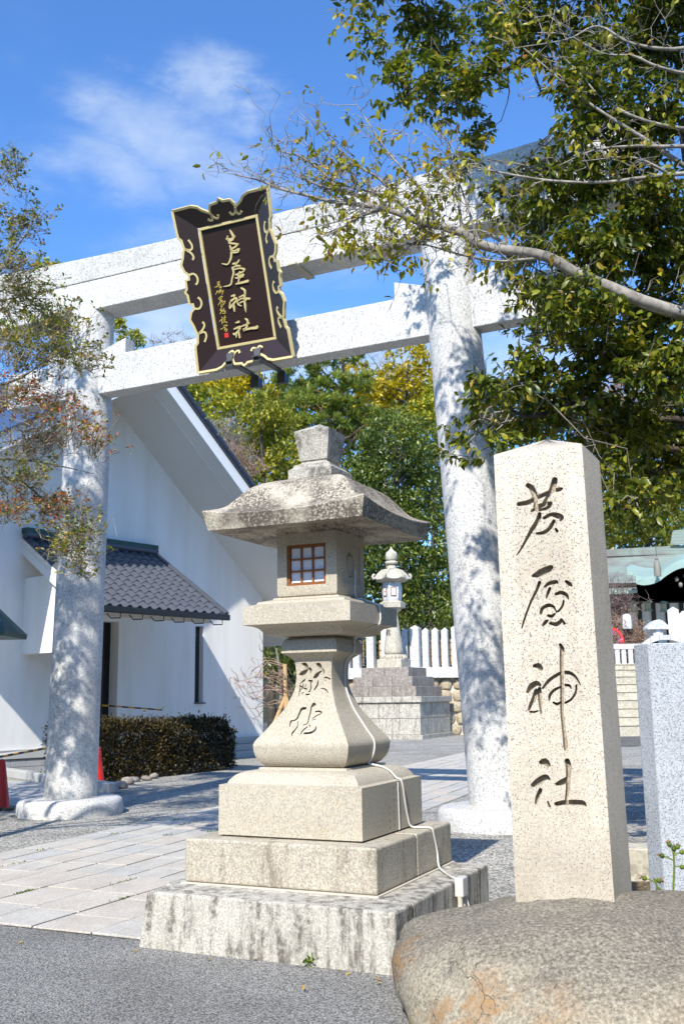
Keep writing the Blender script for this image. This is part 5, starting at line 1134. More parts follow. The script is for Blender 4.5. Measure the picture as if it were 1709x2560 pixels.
for j in range(9):
    t = j/8; yy = 1392+(1476-1392)*(t**.8); rows.append([hp(px, yy-(px-1480)*.055*(1-t*.6)+(8*((px-1600)/120)**2 if False else 0), 5.0-7.5*t) for px in range(1440, 1900, 20)])
mr = sheet(rows).build('main_roof', 'copper_green', hall, fix=True)
MB().add([hp(1440, 1378, 4.8), hp(1900, 1352, 4.8), hp(1900, 1376, 4.8), hp(1440, 1394, 4.8), hp(1440, 1378, 5.4), hp(1900, 1352, 5.4), hp(1900, 1376, 5.4), hp(1440, 1394, 5.4)], [(0, 3, 2, 1), (4, 5, 6, 7), (0, 1, 5, 4), (3, 7, 6, 2)]).build('ridge', 'copper_green', hall, fix=True)
MB().add([hp(1440, 1394, 4.7), hp(1900, 1378, 4.7), hp(1900, 1388, 4.7), hp(1440, 1402, 4.7), hp(1440, 1394, 5.3), hp(1900, 1378, 5.3), hp(1900, 1388, 5.3), hp(1440, 1402, 5.3)], [(0, 3, 2, 1), (4, 5, 6, 7), (0, 1, 5, 4), (3, 7, 6, 2)]).build('ridge_band', 'wood_dark', hall, fix=True)
MB().add([hp(1674, 1362, 4.6), hp(1760, 1362, 4.6), hp(1745, 1320, 4.6), hp(1680, 1326, 4.6), hp(1674, 1362, 5.6), hp(1760, 1362, 5.6), hp(1745, 1320, 5.6), hp(1680, 1326, 5.6)], [(0, 1, 2, 3), (7, 6, 5, 4), (0, 4, 5, 1), (1, 5, 6, 2), (2, 6, 7, 3), (3, 7, 4, 0)]).build('ridge_end', 'copper_green', hall, fix=True)
cv = [(1566, 1425), (1600, 1433), (1640, 1434), (1680, 1430), (1740, 1425)]
rows = [[hp(px+dx, py-dy_, d) for px, py in [tuple(q) for q in spline(cv, 4)]] for dx, dy_, d in ((0, 0, -5.0), (-1, 6, -4.4), (10, 14, -3.4))]
sheet(rows, .22).build('middle_eave', 'copper_edge', hall, fix=True)
cv = [(1588, 1451), (1610, 1454), (1640, 1447), (1664, 1430), (1690, 1415), (1720, 1408), (1760, 1405)]
pts = [tuple(q) for q in spline(cv, 5)]
rows = [[hp(px, py-4, -8.6) for px, py in pts], [hp(px+1, py-12, -8.2) for px, py in pts], [hp(px+4, py-26, -5.5) for px, py in pts]]
sheet(rows, .25).build('curved_gable', 'copper_edge', hall, fix=True)
rows = [[hp(px+2, py+16, -8.5) for px, py in pts], [hp(px+2, py+4, -8.5) for px, py in pts]]
sheet(rows, .1).build('gable_board', 'wood_dark', hall, fix=True)
MB().add([hp(1440, 1483, -3.5), hp(1620, 1473, -3.5), hp(1620, 1481, -3.5), hp(1440, 1490, -3.5), hp(1440, 1483, -2.5), hp(1620, 1473, -2.5), hp(1620, 1481, -2.5), hp(1440, 1490, -2.5)], [(0, 3, 2, 1), (4, 5, 6, 7), (0, 1, 5, 4), (3, 7, 6, 2)]).build('eave_gutter', 'copper_edge', hall, fix=True)
rows = [[hp(px+4, 1500, -7.9) for px, py in pts], [hp(px+4, py+10, -7.9) for px, py in pts]]
sheet(rows, .05).build('gable_face', 'wood_dark', hall, fix=True)  # dark sheet standing in for the shade under the curved gable
for k_, (px, py) in enumerate(((1690, 1448), (1700, 1462), (1712, 1440))): MB().lathe([(.05, -.12), (.10, -.05), (.10, .06), (.03, .12)], 8).build('carved_boss', 'bell_grey', hall, smooth=60, loc=hp(px, py, -8.2))
q0, q1 = hp(1430, 1480, 1.0), hp(1900, 1640, 1.0)
MB().box(q0.x, q1.x, 1.0, 1.3, ztop-.1, q0.z+.3).build('dark_interior', 'dark_void', hall)
MB().box(q0.x, q1.x, -2.0, 4.5, hp(1500, 1479).z+.05, hp(1500, 1479).z+.25).build('eave_ceiling', 'wood_dark', hall)
for px in (1565, 1599, 1634, 1669, 1704):
    x = hp(px, 1550, .5).x; MB().box(x-.10, x+.10, .40, .60, ztop-.1, hp(px, 1508, .5).z).build('column', 'wood_dark', hall)
    x2 = hp(px+35, 1550, .7).x; MB().box(x+.11, x2-.11, .62, .68, ztop+.9, hp(px, 1508, .7).z).build('white_panel', 'plaster', hall)
for px, py, which in ((1548, 1516, 'leftmost'), (1583, 1513, 'second from left'), (1618, 1511, 'third from left'), (1657, 1513, 'rightmost')):
    h_ = thing('hanging_lantern', which+' of the bronze lanterns hanging under the copper roofed hall eaves', 'hanging lantern', hp(px, py, -2.5)+Vector((0, HY, 0)), 0, 'lanterns hanging under the hall eaves')
    MB().rings([hexr(.24, .12), hexr(.30, .10), hexr(.06, .24)]).build('cap', 'hanging_bronze', h_, fix=True)
    MB().rings([hexr(.16, -.20), hexr(.17, .10)]).build('body', 'hanging_bronze', h_, fix=True)
    MB().rings([hexr(.26, -.36), hexr(.22, -.32), hexr(.15, -.20)]).build('foot', 'hanging_bronze', h_, fix=True)
    MB().tube([(0, 0, .2), (0, 0, 1.6)], .012, 5).build('chain', 'dark_metal', h_)
bl = thing('hanging_weight', 'grey bell shaped weight hanging before the curved copper gable', 'bell', hp(1643, 1438, -9.5)+Vector((0, HY, 0)))
MB().lathe([(.17, -.05), (.17, .35), (.13, .62), (.06, .70), (.09, .78), (.05, .84), (.01, .86)], 12).build('weight', 'bell_grey', bl, smooth=50)
MB().tube([(0, 0, .85), (0, 0, 1.9)], .012, 5).build('cord', 'dark_metal', bl)
# small white stone lantern and fence post before the hall
sl2 = thing('small_lantern', 'small white roofed stone lantern between the grey post and the hall', 'stone lantern', at(1641, 1592, TY_-2.0))
MB().box(-.28, .28, -.2, .2, -.10, .02).build('plate', 'stone_pale', sl2, bevel=.01); MB().box(-.17, .17, -.16, .16, .02, .34).build('fire_box', 'stone_pale', sl2, bevel=.01)
MB().box(-.07, .07, -.175, -.162, .08, .26).build('lattice', 'paper', sl2)
MB().add([(-.42, -.3, .33), (.42, -.3, .33), (.42, .3, .33), (-.42, .3, .33), (-.12, -.3, .58), (.02, -.3, .62), (.16, -.3, .58), (-.12, .3, .58), (.02, .3, .62), (.16, .3, .58), (-.42, -.3, .26), (.42, -.3, .26), (.42, .3, .26), (-.42, .3, .26)],
   [(0, 4, 7, 3), (4, 5, 8, 7), (5, 6, 9, 8), (6, 1, 2, 9), (10, 11, 1, 6, 5, 4, 0), (3, 7, 8, 9, 2, 12, 13), (10, 0, 3, 13), (1, 11, 12, 2), (13, 12, 11, 10)]).build('roof', 'stone_pale', sl2, bevel=.012, fix=True)
arch = thing('stone_arch', 'curved white stone balustrade top just above the grey granite post', 'balustrade', at(1660, 1612, TY_-2.2))
pts = [(-.85, -.14), (-.55, .06), (-.2, .17), (.2, .17), (.55, .06), (.85, -.14)]
for a_, b_ in zip(pts[:-1], pts[1:]):
    d = Vector((b_[0]-a_[0], 0, b_[1]-a_[1])).normalized()*.006
    MB().add([(a_[0]+d.x, -.15, a_[1]+d.z), (b_[0]-d.x, -.15, b_[1]-d.z), (b_[0]-d.x, .15, b_[1]-d.z), (a_[0]+d.x, .15, a_[1]+d.z), (a_[0]+d.x, -.15, a_[1]+.18), (b_[0]-d.x, -.15, b_[1]+.18), (b_[0]-d.x, .15, b_[1]+.18), (a_[0]+d.x, .15, a_[1]+.18)], [(0, 3, 2, 1), (4, 5, 6, 7), (0, 1, 5, 4), (1, 2, 6, 5), (2, 3, 7, 6), (3, 0, 4, 7)]).build('arch_stone', 'stone_pale', arch, bevel=.01)
for px, w_, lab in ((1687, .20, 'white pointed stone fence post at the right picture edge above the grey post'), (1712, .17, 'second white stone fence post cut by the right picture edge')):
    q = at(px, 1612, TY_-1.8); zt_ = at(px, 1517 if px < 1700 else 1527, TY_-1.8).z
    o = MB().rings([sq_ring(w_, q.z-1.5, 1), sq_ring(w_, zt_-.14, 1), sq_ring(.01, zt_, 1)]).build('fence_post', 'stone_pale'); o.location = (q.x, q.y, 0); o.rotation_euler = (0, 0, -.3); tag(o, lab, 'fence post')

# ------------------------------------------------------------------ grey granite post, kerbs and dry flower stalks at the right
gp0 = at(1579, 1610, 6.05)
gpst = thing('grey_post', 'wide bluish grey speckled granite post cut by the right picture edge', 'stone post', (gp0.x, gp0.y, 0), R(-21))
MB().prism([(0.0, .10), (.088, 0.0), (.62, 0.0), (.62, .42), (0.0, .42)], -.1, gp0.z).build('shaft', 'granite_blue', gpst, bevel=.006, fix=True)
kb = thing('kerb_wall', 'low weathered stone kerb seen between the name post and the grey granite post', 'kerb')
p0, p1 = gpt(1540, 2206), gpt(1720, 2210)
wall_run(MB(), p0+Vector((-.2, .0, 0)), p1+Vector((1.2, 0, 0)), .35, -.1, .26).build('kerb_stone', 'stone_beige', kb, bevel=.012)
wall_run(MB(), p0+Vector((-.2, .75, 0)), p1+Vector((1.2, .75, 0)), .30, -.1, .16).build('kerb_stone', 'stone_tier', kb, bevel=.012)
struct(MB().add([p0+Vector((-.4, .36, .03)), p1+Vector((1.4, .36, .03)), p1+Vector((1.4, .74, .03)), p0+Vector((-.4, .74, .03))], [(0, 1, 2, 3)]).build('gutter_bed', 'concrete_block'))
struct(MB().add([p0+Vector((-.5, -2.2, .012)), p1+Vector((1.4, -2.2, .012)), p1+Vector((1.4, -.01, .012)), p0+Vector((-.5, -.01, .012))], [(0, 1, 2, 3)]).build('planting_soil', 'soil'))
fl = thing('dry_flower_plant', 'dried flower stalks with yellow green seed heads before the grey granite post', 'plant', (0, 0, 0))
FYd = 5.55
def fp(px, py): return at(px, py, FYd+.0)
stems = [[(1680, 2275), (1682, 2215), (1684, 2168), (1682, 2130)], [(1649, 2262), (1644, 2232), (1638, 2205), (1634, 2196)]]
for st in stems: MB().tube([fp(*q) for q in spline(st, 4)], .0055, 6).build('stem', 'weed_stem' if 'weed_stem' in M else 'moss', fl, smooth=60)
br = [((1683, 2152), (1654, 2140)), ((1682, 2135), (1672, 2112)), ((1682, 2132), (1683, 2122)), ((1683, 2135), (1692, 2118)), ((1684, 2168), (1703, 2168)), ((1683, 2140), (1703, 2131)), ((1636, 2206), (1610, 2196)), ((1636, 2200), (1646, 2202)), ((1640, 2222), (1644, 2225))]
for a_, b_ in br:
    pa, pb = fp(*a_), fp(*b_); MB().tube([pa, (pa+pb)/2+Vector((0, 0, .004)), pb], .0035, 5).build('branch', 'moss', fl)
    hd_ = MB().lathe([(.004, -.012), (.012, -.006), (.013, .006), (.006, .014)], 8).build('seed_head', 'weed', fl, smooth=60); hd_.location = pb; hd_.rotation_euler = (random.uniform(-1, 1), random.uniform(-1, 1), 0)
    me, _ = leaf_mesh('dry_petals', np.tile(np.array(pb+(pb-pa).normalized()*.012), (14, 1)), rng.normal(0, 1, (14, 3))+np.array((pb-pa).normalized())*.8, rng.uniform(.014, .024, 14), rng, LEAF_SMALL); link('dry_petals', me, 'dry_grass', fl)

# young tree with its wooden props beside the white building
pt = thing('propped_young_tree', 'young bare tree held by tan wooden props between building and lantern', 'tree', gpt(690, 1850))
b0 = pt.location
for a_, b_, r in (((712, 1660), (716, 1850), .06), ((716, 1735), (665, 1860), .055), ((714, 1735), (740, 1850), .05)):
    MB().tube([at(*a_, 27.5)-b0, at(*b_, 27.5)-b0], r, 8).build('prop', 'wood_pole', pt, smooth=60)
sg = []
for k in range(26):
    a_ = np.array(at(705, rng.uniform(1660, 1760), 27.5)-b0); e = a_+np.array([rng.normal(-.5, .6), rng.normal(0, .3), rng.normal(.1, .4)]); w_ = wiggle(rng, a_, e, 4, .2); sg.append(w_)
    for q in range(3): p = w_[rng.integers(2, 5)]; sg.append(wiggle(rng, p, p+rng.normal(0, .2, 3), 3, .2))
V, F = twig_mesh(sg, .014, .004); link('twigs', np_mesh('twigs', V, F), 'twig_pink', pt)
MB().tube([at(700, 1855, 27.6)-b0, at(704, 1700, 27.6)-b0, at(690, 1620, 27.6)-b0], [.07, .06, .03], 7).build('trunk', 'bark_grey', pt, smooth=60)
# ------------------------------------------------------------------ trees
def px_blob(px, py, rx, ry, Y, dz=1.0):
    c = at(px, py, Y); k = Y/FOCAL*1.02
    return np.array(c), np.array([rx*k, (rx+ry)*.5*k*dz, ry*k])
def limb(mb, pts, r0, r1, n=8):
    q = spline([np.array(p) for p in pts], 5); m = len(q); mb.tube([tuple(p) for p in q], [r0+(r1-r0)*(i/(m-1))**.8 for i in range(m)], n); return q
def leaf_parts(tree, P, D, S, rng, matname, tpl, keep=300, roll=.6, up=(0, 0, 1), name='leaf'):
    """the leaves that show largest become pieces of their own, the rest one foliage part"""
    W = np.array([to_px(p) for p in P]); vis = (W[:, 0] > 5) & (W[:, 0] < 1704) & (W[:, 1] > 5) & (W[:, 1] < 2555)
    size = np.where(vis, S/W[:, 2], -1); order = np.argsort(-size); sel = order[:keep]; rest = order[keep:]
    me, _ = leaf_mesh('foliage', P[rest], D[rest], S[rest], rng, tpl, up, roll); stuff(link('foliage', me, matname, tree))
    Fm = frames(D[sel], rng, up, roll); proto = None
    for k, i in enumerate(sel):
        if proto is None:
            V, T = leaf_tris(tpl); proto = link(name, np_mesh(name, V, T), matname, tree); o = proto
        else: o = piece(proto, tree)
        m = Matrix(Fm[k].tolist()).to_4x4() @ Matrix.Scale(S[i], 4); m.translation = Vector(P[i]); o.matrix_local = m

# --- evergreen tree at the right, its trunk outside the frame
rng = np.random.default_rng(101)
ev = thing('evergreen_tree', 'large glossy leaved evergreen tree overhanging from the right edge', 'tree', (0, 0, 0))
EV = [(905, 30, 75, 50, .30), (960, 110, 85, 55, .7), (1080, 80, 100, 85, 1.0), (1030, 200, 80, 75, .85), (1120, 240, 90, 75, 1.0), (1230, 60, 110, 75, 1.0), (1200, 190, 85, 65, .9), (1360, 60, 120, 80, 1),
      (1500, 120, 120, 100, 1.1), (1640, 100, 110, 120, 1.1), (1480, 230, 110, 80, .9), (1620, 280, 120, 100, 1), (1190, 330, 65, 45, .6), (1170, 395, 60, 45, .5), (1450, 330, 70, 55, .6), (1570, 390, 120, 70, 1),
      (1330, 430, 80, 45, .8), (1430, 460, 120, 70, 1.2), (1610, 520, 120, 90, 1.3), (1270, 500, 80, 50, 1), (1350, 560, 100, 60, 1.3), (1480, 610, 120, 80, 1.4), (1640, 650, 110, 90, 1.4), (1300, 660, 55, 45, .8),
      (1350, 730, 85, 50, 1.1), (1450, 760, 120, 70, 1.4), (1600, 800, 120, 90, 1.4), (1360, 830, 90, 45, 1), (1500, 880, 120, 75, 1.3), (1650, 930, 100, 90, 1.3), (1230, 970, 80, 40, .9), (1330, 930, 90, 55, 1.1),
      (1190, 1040, 65, 45, .7), (1310, 1050, 90, 65, 1.1), (1430, 1000, 110, 75, 1.2), (1150, 1130, 40, 50, .45), (1230, 1110, 50, 40, .5), (1560, 1080, 120, 90, 1.6), (1650, 1180, 80, 80, 1.6), (1530, 1180, 60, 55, 1.0), (1600, 1250, 90, 45, 1.0), (1500, 1110, 70, 60, 1.2), (1690, 1080, 60, 90, 1.4),
      # the crown goes on above and beyond the frame
      (1000, -90, 150, 90, 1.2), (1080, -230, 150, 100, 1.2), (1250, -120, 170, 110, 1.1), (1180, -350, 170, 110, 1.1), (1500, -120, 180, 130, 1), (1720, -60, 170, 150, 1), (1850, 200, 180, 180, 1), (1870, 520, 180, 180, 1), (1850, 850, 170, 180, 1), (1820, 1100, 130, 130, .9)]
Pa, Da, cent = [], [], []
for i, (px, py, rx, ry, den) in enumerate(EV):
    lowfront = py > 880 and px < 1450
    Y = 8.4+1.0*math.sin(i*1.7) if not lowfront else 7.9+.4*math.sin(i)
    c, r = px_blob(px, py, rx, ry, Y, 1.15); cent.append(c)
    pts = in_ellipsoid(rng, c, r, max(4, int((105 if py < 340 and px > 1180 else 86)*den*rx*ry/8000)), .15)
    P, D, tw = shoots(rng, pts, 7, .15, .75, .6); Pa.append(P); Da.append(D)
    if den >= 1 and not lowfront and 300 < py < 1300 and px > 1280:          # the deep shaded inside of the crown
        c2, r2 = px_blob(px+25, py-10, rx*1.05, ry*1.1, Y+1.6, 1.0)
        P, D, tw = shoots(rng, in_ellipsoid(rng, c2, r2, int(26*den*rx*ry/8000), 0), 8, .2, 1.0, .35); Pa.append(P); Da.append(D)
Pa = np.concatenate(Pa); Da = np.concatenate(Da); S = rng.uniform(.060, .098, len(Pa))
leaf_parts(ev, Pa, Da, S, rng, 'leaf_glossy', LEAF_BROAD)
tr = MB(); T0 = np.array(at(1990, 1850, 9.2)); T0[2] = 0
tk = limb(tr, [T0, T0+(0, 0, 2.0), T0+(-.1, .1, 3.6), T0+(-.35, .1, 5.2), T0+(-.5, 0, 7.2)], .26, .10, 12)
tr.build('trunk', 'bark_dark', ev, smooth=60)
br = MB(); joints = []
for ends, r in ((((1900, 560, 9.0), (1709, 600, 8.9), (1620, 605, 8.9), (1560, 580, 9.0), (1480, 590, 9.0), (1400, 600, 9.1), (1330, 640, 9.0)), .085), (((1900, 900, 9.0), (1709, 880, 8.9), (1640, 868, 8.8), (1560, 890, 8.7), (1440, 1000, 8.3), (1330, 1040, 8.0), (1240, 1010, 8.0)), .06),
                 (((1900, 200, 9.0), (1720, 150, 9.0), (1600, 135, 8.9), (1470, 190, 8.8), (1330, 160, 8.6), (1180, 190, 8.6), (1060, 150, 8.5)), .06), (((1900, 380, 9.1), (1700, 330, 9.0), (1560, 300, 8.8), (1420, 390, 8.7), (1330, 440, 8.6)), .05), (((1900, 1150, 9.0), (1700, 1050, 8.8), (1560, 1060, 8.6), (1400, 930, 8.2), (1230, 960, 8.0)), .05), (((1900, 1000, 9.2), (1740, 1120, 9), (1600, 1110, 8.8), (1520, 1180, 8.8)), .045)):
    q = limb(br, [np.array(at(*e)) for e in ends], r, .012); joints += q[4:]
br.build('limbs', 'bark_dark', ev, smooth=60)
J = np.array(joints); sg = []
for c in cent:
    for k in range(3):
        d = np.linalg.norm(J-c, axis=1); j = J[np.argsort(d)[rng.integers(0, 4)]]; e = c+rng.normal(0, .18, 3); sg.append(wiggle(rng, j, e, 6, .16))
pick = rng.integers(0, len(Pa), 900)
for i in pick:
    c = cent[np.argmin([np.linalg.norm(Pa[i]-c) for c in cent])]; sg.append(wiggle(rng, c+rng.normal(0, .05, 3), Pa[i], 4, .15))
V, F = twig_mesh(sg, .009, .003); link('twigs', np_mesh('twigs', V, F), 'bark_grey', ev)

# --- half bare tree with pale limbs and yellowing leaves
rng = np.random.default_rng(202)
hb2 = thing('half_bare_tree', 'half bare tree with pale grey limb reaching left across the torii, sparse yellow leaves', 'tree', (0, 0, 0))
k9 = 1/.9175; Yb = 7.3
def bp(x, y, Y=Yb): return np.array(at(x*k9, y*k9, Y))
mb = MB(); all_q = []
main = [(1760, 800, 7.6), (1650, 752, 7.5), (1568, 722, 7.4), (1470, 690), (1400, 660), (1330, 632), (1250, 588), (1150, 572), (1100, 560), (1060, 535), (1020, 522), (960, 510)]
q = limb(mb, [bp(*e) for e in main], .062, .030, 10); all_q += [(p, .8) for p in q]
q = limb(mb, [bp(*e) for e in ((962, 511), (900, 485), (830, 470), (760, 462), (700, 447), (640, 432), (590, 412), (540, 401))], .028, .005); all_q += [(p, 1) for p in q]
subs = [((1060, 537), (1052, 470), (1050, 420), (1030, 340), (1012, 308)), ((1000, 518), (975, 450), (930, 395), (890, 350), (850, 290), (810, 228)), ((930, 498), (880, 420), (830, 385), (770, 335), (742, 285)), ((800, 466), (745, 400), (690, 360), (640, 345), (618, 318)),
        ((1100, 560), (1080, 500), (1060, 440), (1045, 400)), ((1180, 575), (1100, 530), (1010, 545), (930, 560), (870, 575), (810, 560)), ((1240, 590), (1150, 600), (1060, 585), (960, 560), (900, 585)), ((870, 478), (820, 500), (770, 530), (735, 545)), ((960, 510), (905, 455), (850, 440), (790, 425), (720, 395)), ((860, 476), (800, 440), (745, 430), (700, 410), (660, 385))]
for s_ in subs: q = limb(mb, [bp(*e) for e in s_], .016, .003, 6); all_q += [(p, 1.2) for p in q]
ups = [((1760, 190, 7.6), (1650, 175, 7.5), (1568, 168, 7.4), (1500, 150), (1450, 128), (1380, 122), (1300, 80), (1230, 75)), ((1760, 310, 7.6), (1568, 295, 7.4), (1460, 270), (1380, 225), (1330, 170), (1290, 130)), ((1760, 395, 7.5), (1568, 398, 7.3), (1470, 408), (1380, 418), (1270, 415), (1170, 400), (1100, 385), (1060, 375)), ((1760, 320, 7.4), (1568, 335, 7.3), (1450, 335), (1360, 345), (1280, 380)), ((1568, 380, 7.4), (1480, 320), (1400, 270), (1320, 215), (1270, 170), (1200, 110)), ((1700, 60, 7.4), (1568, 110, 7.3), (1450, 100), (1370, 60), (1300, 90), (1180, 110)), ((1640, 480, 7.4), (1568, 425, 7.4), (1500, 380), (1440, 360), (1330, 370))]
for s_ in ups: q = limb(mb, [bp(*e) for e in s_], .022, .004, 7); all_q += [(p, .85) for p in q[6:]]
mb.build('limbs', 'bark_pale', hb2, smooth=60)
tb = MB(); B0 = np.array(at(2080, 1700, 7.9)); B0[2] = 0
limb(tb, [B0, B0+(0, 0, 1.5), B0+(-.1, 0, 3.0), bp(1850, 840, 7.8), bp(1760, 800, 7.6)], .15, .062, 10); limb(tb, [B0+(-.1, 0, 3.0), bp(1900, 600, 7.8), bp(1850, 400, 7.7), bp(1760, 310, 7.6)], .09, .03, 8); limb(tb, [bp(1900, 600, 7.8), bp(1850, 300, 7.8), bp(1760, 190, 7.6), bp(1700, 60, 7.4)], .05, .022, 8)
tb.build('trunk', 'bark_pale', hb2, smooth=60)
sg = []; tips = []
for p, wt in all_q:
    for k in range(2 if wt > .9 else 1):
        if rng.random() > .55: continue
        W = to_px(p); L = rng.uniform(.15, .5); d = rng.normal(0, 1, 3)*np.array([1, .8, .8]); d[0] -= .5; d[2] += .35; d /= np.linalg.norm(d)
        w_ = wiggle(rng, p, p+d*L, 5, .18); sg.append(w_); tips.append(w_[-1])
        for j in range(2):
            a = w_[rng.integers(1, 5)]; d2 = d+rng.normal(0, .7, 3); d2[2] += .2; w2 = wiggle(rng, a, a+d2/np.linalg.norm(d2)*rng.uniform(.06, .22), 3, .15); sg.append(w2); tips.append(w2[-1])
V, F = twig_mesh(sg, .0042, .0014); link('twigs', np_mesh('twigs', V, F), 'twig_grey', hb2)
tips = np.array(tips); Wp_ = np.array([to_px(p) for p in tips])
pr_ = np.where((Wp_[:, 0] < 1200) & (Wp_[:, 1] > 300), .75, .6)*np.where((Wp_[:, 0] < 780), .2, 1)
sel = tips[rng.random(len(tips)) < pr_]
P = np.repeat(sel, 2, axis=0)+rng.normal(0, .02, (2*len(sel), 3)); D = rng.normal(0, .6, (len(P), 3)); D[:, 2] -= .45; D[:, 0] -= .2
extra = [px_blob(905, 640, 70, 35, 7.2), px_blob(850, 610, 60, 30, 7.2), px_blob(1000, 640, 60, 30, 7.25), px_blob(1130, 400, 60, 60, 7.4), px_blob(1080, 430, 60, 50, 7.3), px_blob(1280, 60, 80, 60, 7.5), px_blob(1380, 130, 80, 70, 7.5), px_blob(880, 40, 50, 40, 7.6)]
for c, r in extra:
    q, d, _ = shoots(rng, in_ellipsoid(rng, c, r, 9), 5, .13, .8, .6); P = np.concatenate([P, q]); D = np.concatenate([D, d])
leaf_parts(hb2, P, D, rng.uniform(.05, .088, len(P)), rng, 'leaf_yellow', LEAF_BROAD, 300)

# --- twiggy shrub tree at the left edge, some leaves turned red
rng = np.random.default_rng(303)
lt = thing('twiggy_tree', 'twiggy small leaved tree with reddening leaves at the left edge before the torii pillar', 'tree', (0, 0, 0))
LT = [(20, 430, 45, 60, 0), (40, 560, 90, 60, 0), (20, 650, 70, 60, 0), (50, 740, 110, 70, 0), (120, 830, 130, 70, 0), (50, 880, 110, 65, 0), (215, 920, 50, 50, 0), (60, 1010, 110, 55, 1), (160, 1050, 85, 55, 1), (80, 1110, 110, 50, 1), (220, 1110, 55, 40, 1), (60, 1200, 90, 50, 0), (120, 1280, 100, 55, 1), (185, 1340, 55, 60, 0), (195, 1430, 38, 40, 0), (20, 1290, 60, 50, 1), (140, 1370, 60, 40, 0), (90, 800, 120, 40, 0), (150, 900, 80, 40, 0),
      (-160, 500, 150, 130, 0), (-150, 800, 150, 140, 0), (-160, 1080, 150, 120, 0)]
sg = []; P0_, D0_, P1_, D1_ = [], [], [], []; mb = MB(); T0 = np.array(at(-420, 1900, 9.4)); T0[2] = 0
YL = 9.2
mains = [[(-420, 1500), (-300, 1300), (-120, 1210), (0, 1195), (70, 1215), (150, 1300), (215, 1420)], [(-420, 1450), (-250, 1200), (-80, 1150), (60, 1150), (150, 1165), (235, 1185)], [(-420, 1400), (-260, 1120), (-60, 990), (50, 945), (140, 890), (250, 860)], [(-430, 1300), (-250, 900), (-90, 760), (20, 650), (80, 560), (125, 500)], [(-440, 1200), (-300, 800), (-120, 580), (-20, 470), (35, 400)]]
aq = []
for m_ in mains: aq += limb(mb, [np.array(at(x, y, YL+.25*math.sin(x*.01))) for x, y in m_], .030, .0025)
limb(mb, [T0, T0+(0, 0, .9), np.array(at(-420, 1480, YL)), np.array(at(-430, 1300, YL)), np.array(at(-440, 1150, YL))], .11, .05, 9)
mb.build('trunk', 'bark_grey', lt, smooth=60); AQ = np.array(aq)
for i, (px, py, rx, ry, red) in enumerate(LT):
    c, r = px_blob(px, py, rx, ry, YL+.35*math.sin(i*2.3), 1.3); n = int((125 if py > 1150 else 105)*rx*ry/6000)
    pts = in_ellipsoid(rng, c, r, n, 0)
    for p in pts:
        j = AQ[np.argmin(np.linalg.norm(AQ-p, axis=1))]; s0 = p+(j-p)*rng.uniform(.25, .55); e = p+np.array([rng.normal(.05, .08), rng.normal(0, .08), abs(rng.normal(.05, .06))])
        mid = (s0+e)/2+np.array([rng.normal(0, .04), rng.normal(0, .04), -.04]); sg.append([s0, mid, e])
        for q in range(1): sg.append([mid, mid+(e-mid)*.6+rng.normal(0, .03, 3), e+rng.normal(0, .06, 3)])
        if rng.random() < .93:
            for q in range(7):
                d = rng.normal(0, .8, 3); d[2] = d[2]*.6+.25
                if red and rng.random() < .52 and py < 1330: P1_.append(e+rng.normal(0, .012, 3)); D1_.append(d)
                else: P0_.append(e+rng.normal(0, .012, 3)); D0_.append(d)
for k in range(0, len(sg), 9):
    pass
V, F = twig_mesh(sg, .0034, .0012); link('twigs', np_mesh('twigs', V, F), 'twig_pale', lt)
P0_, D0_, P1_, D1_ = map(np.array, (P0_, D0_, P1_, D1_))
leaf_parts(lt, P0_, D0_, rng.uniform(.030, .050, len(P0_)), rng, 'leaf_shrub', LEAF_BROAD, 180)
leaf_parts(lt, P1_, D1_, rng.uniform(.030, .046, len(P1_)), rng, 'leaf_red', LEAF_BROAD, 120, name='red_leaf')

# --- tall tree standing left of the frame; its shade falls on the left pillar and the ground
rng = np.random.default_rng(404)
ot = thing('tall_shade_tree', 'tall evergreen tree outside the left edge shading the left torii pillar', 'tree', (-6.6, 9.3, 0))
mb = MB(); limb(mb, [(0, 0, 0), (.1, 0, 2), (0, .1, 4), (.2, 0, 6.5)], .2, .07, 9); mb.build('trunk', 'bark_dark', ot, smooth=60)
Pa, Da = [], []
for c, r in (((1.3, .5, 6.2), (1.1, 1.0, .8)), ((.2, .3, 7.2), (1.2, 1.2, .9)), ((.7, -.4, 5.2), (1.0, 1.1, .7)), ((-.6, .6, 5.6), (1.1, 1.1, .9)), ((1.5, .2, 5.2), (.55, .8, .5)), ((-.9, 1.6, 4.6), (1.0, 1.0, .8)), ((-.8, 3.0, 5.0), (1.0, 1.1, .8)), ((-.3, 4.4, 4.8), (1.1, 1.1, .8)), ((-.2, 5.6, 4.9), (1.0, 1.2, .8)), ((1.0, -2.0, 8.8), (1.0, 1.0, .6)), ((1.6, -.6, 8.8), (.9, 1.0, .6)), ((1.2, 1.0, 9.2), (1.0, 1.0, .6)), ((.4, -1.0, 8.2), (1.0, 1.0, .7))):
    P, D, _ = shoots(rng, in_ellipsoid(rng, c, r, 150, 0), 8, .2, 1, .3); Pa.append(P); Da.append(D)
    sgs = [wiggle(rng, (0, .1, c[2]-.8), c, 5, .1)]; V, F = twig_mesh(sgs, .05, .015); link('limb', np_mesh('limb', V, F), 'bark_dark', ot)
Pa = np.concatenate(Pa); Da = np.concatenate(Da); me, _ = leaf_mesh('crown', Pa, Da, rng.uniform(.08, .13, len(Pa)), rng, LEAF_SMALL); stuff(link('crown', me, 'leaf_glossy', ot))

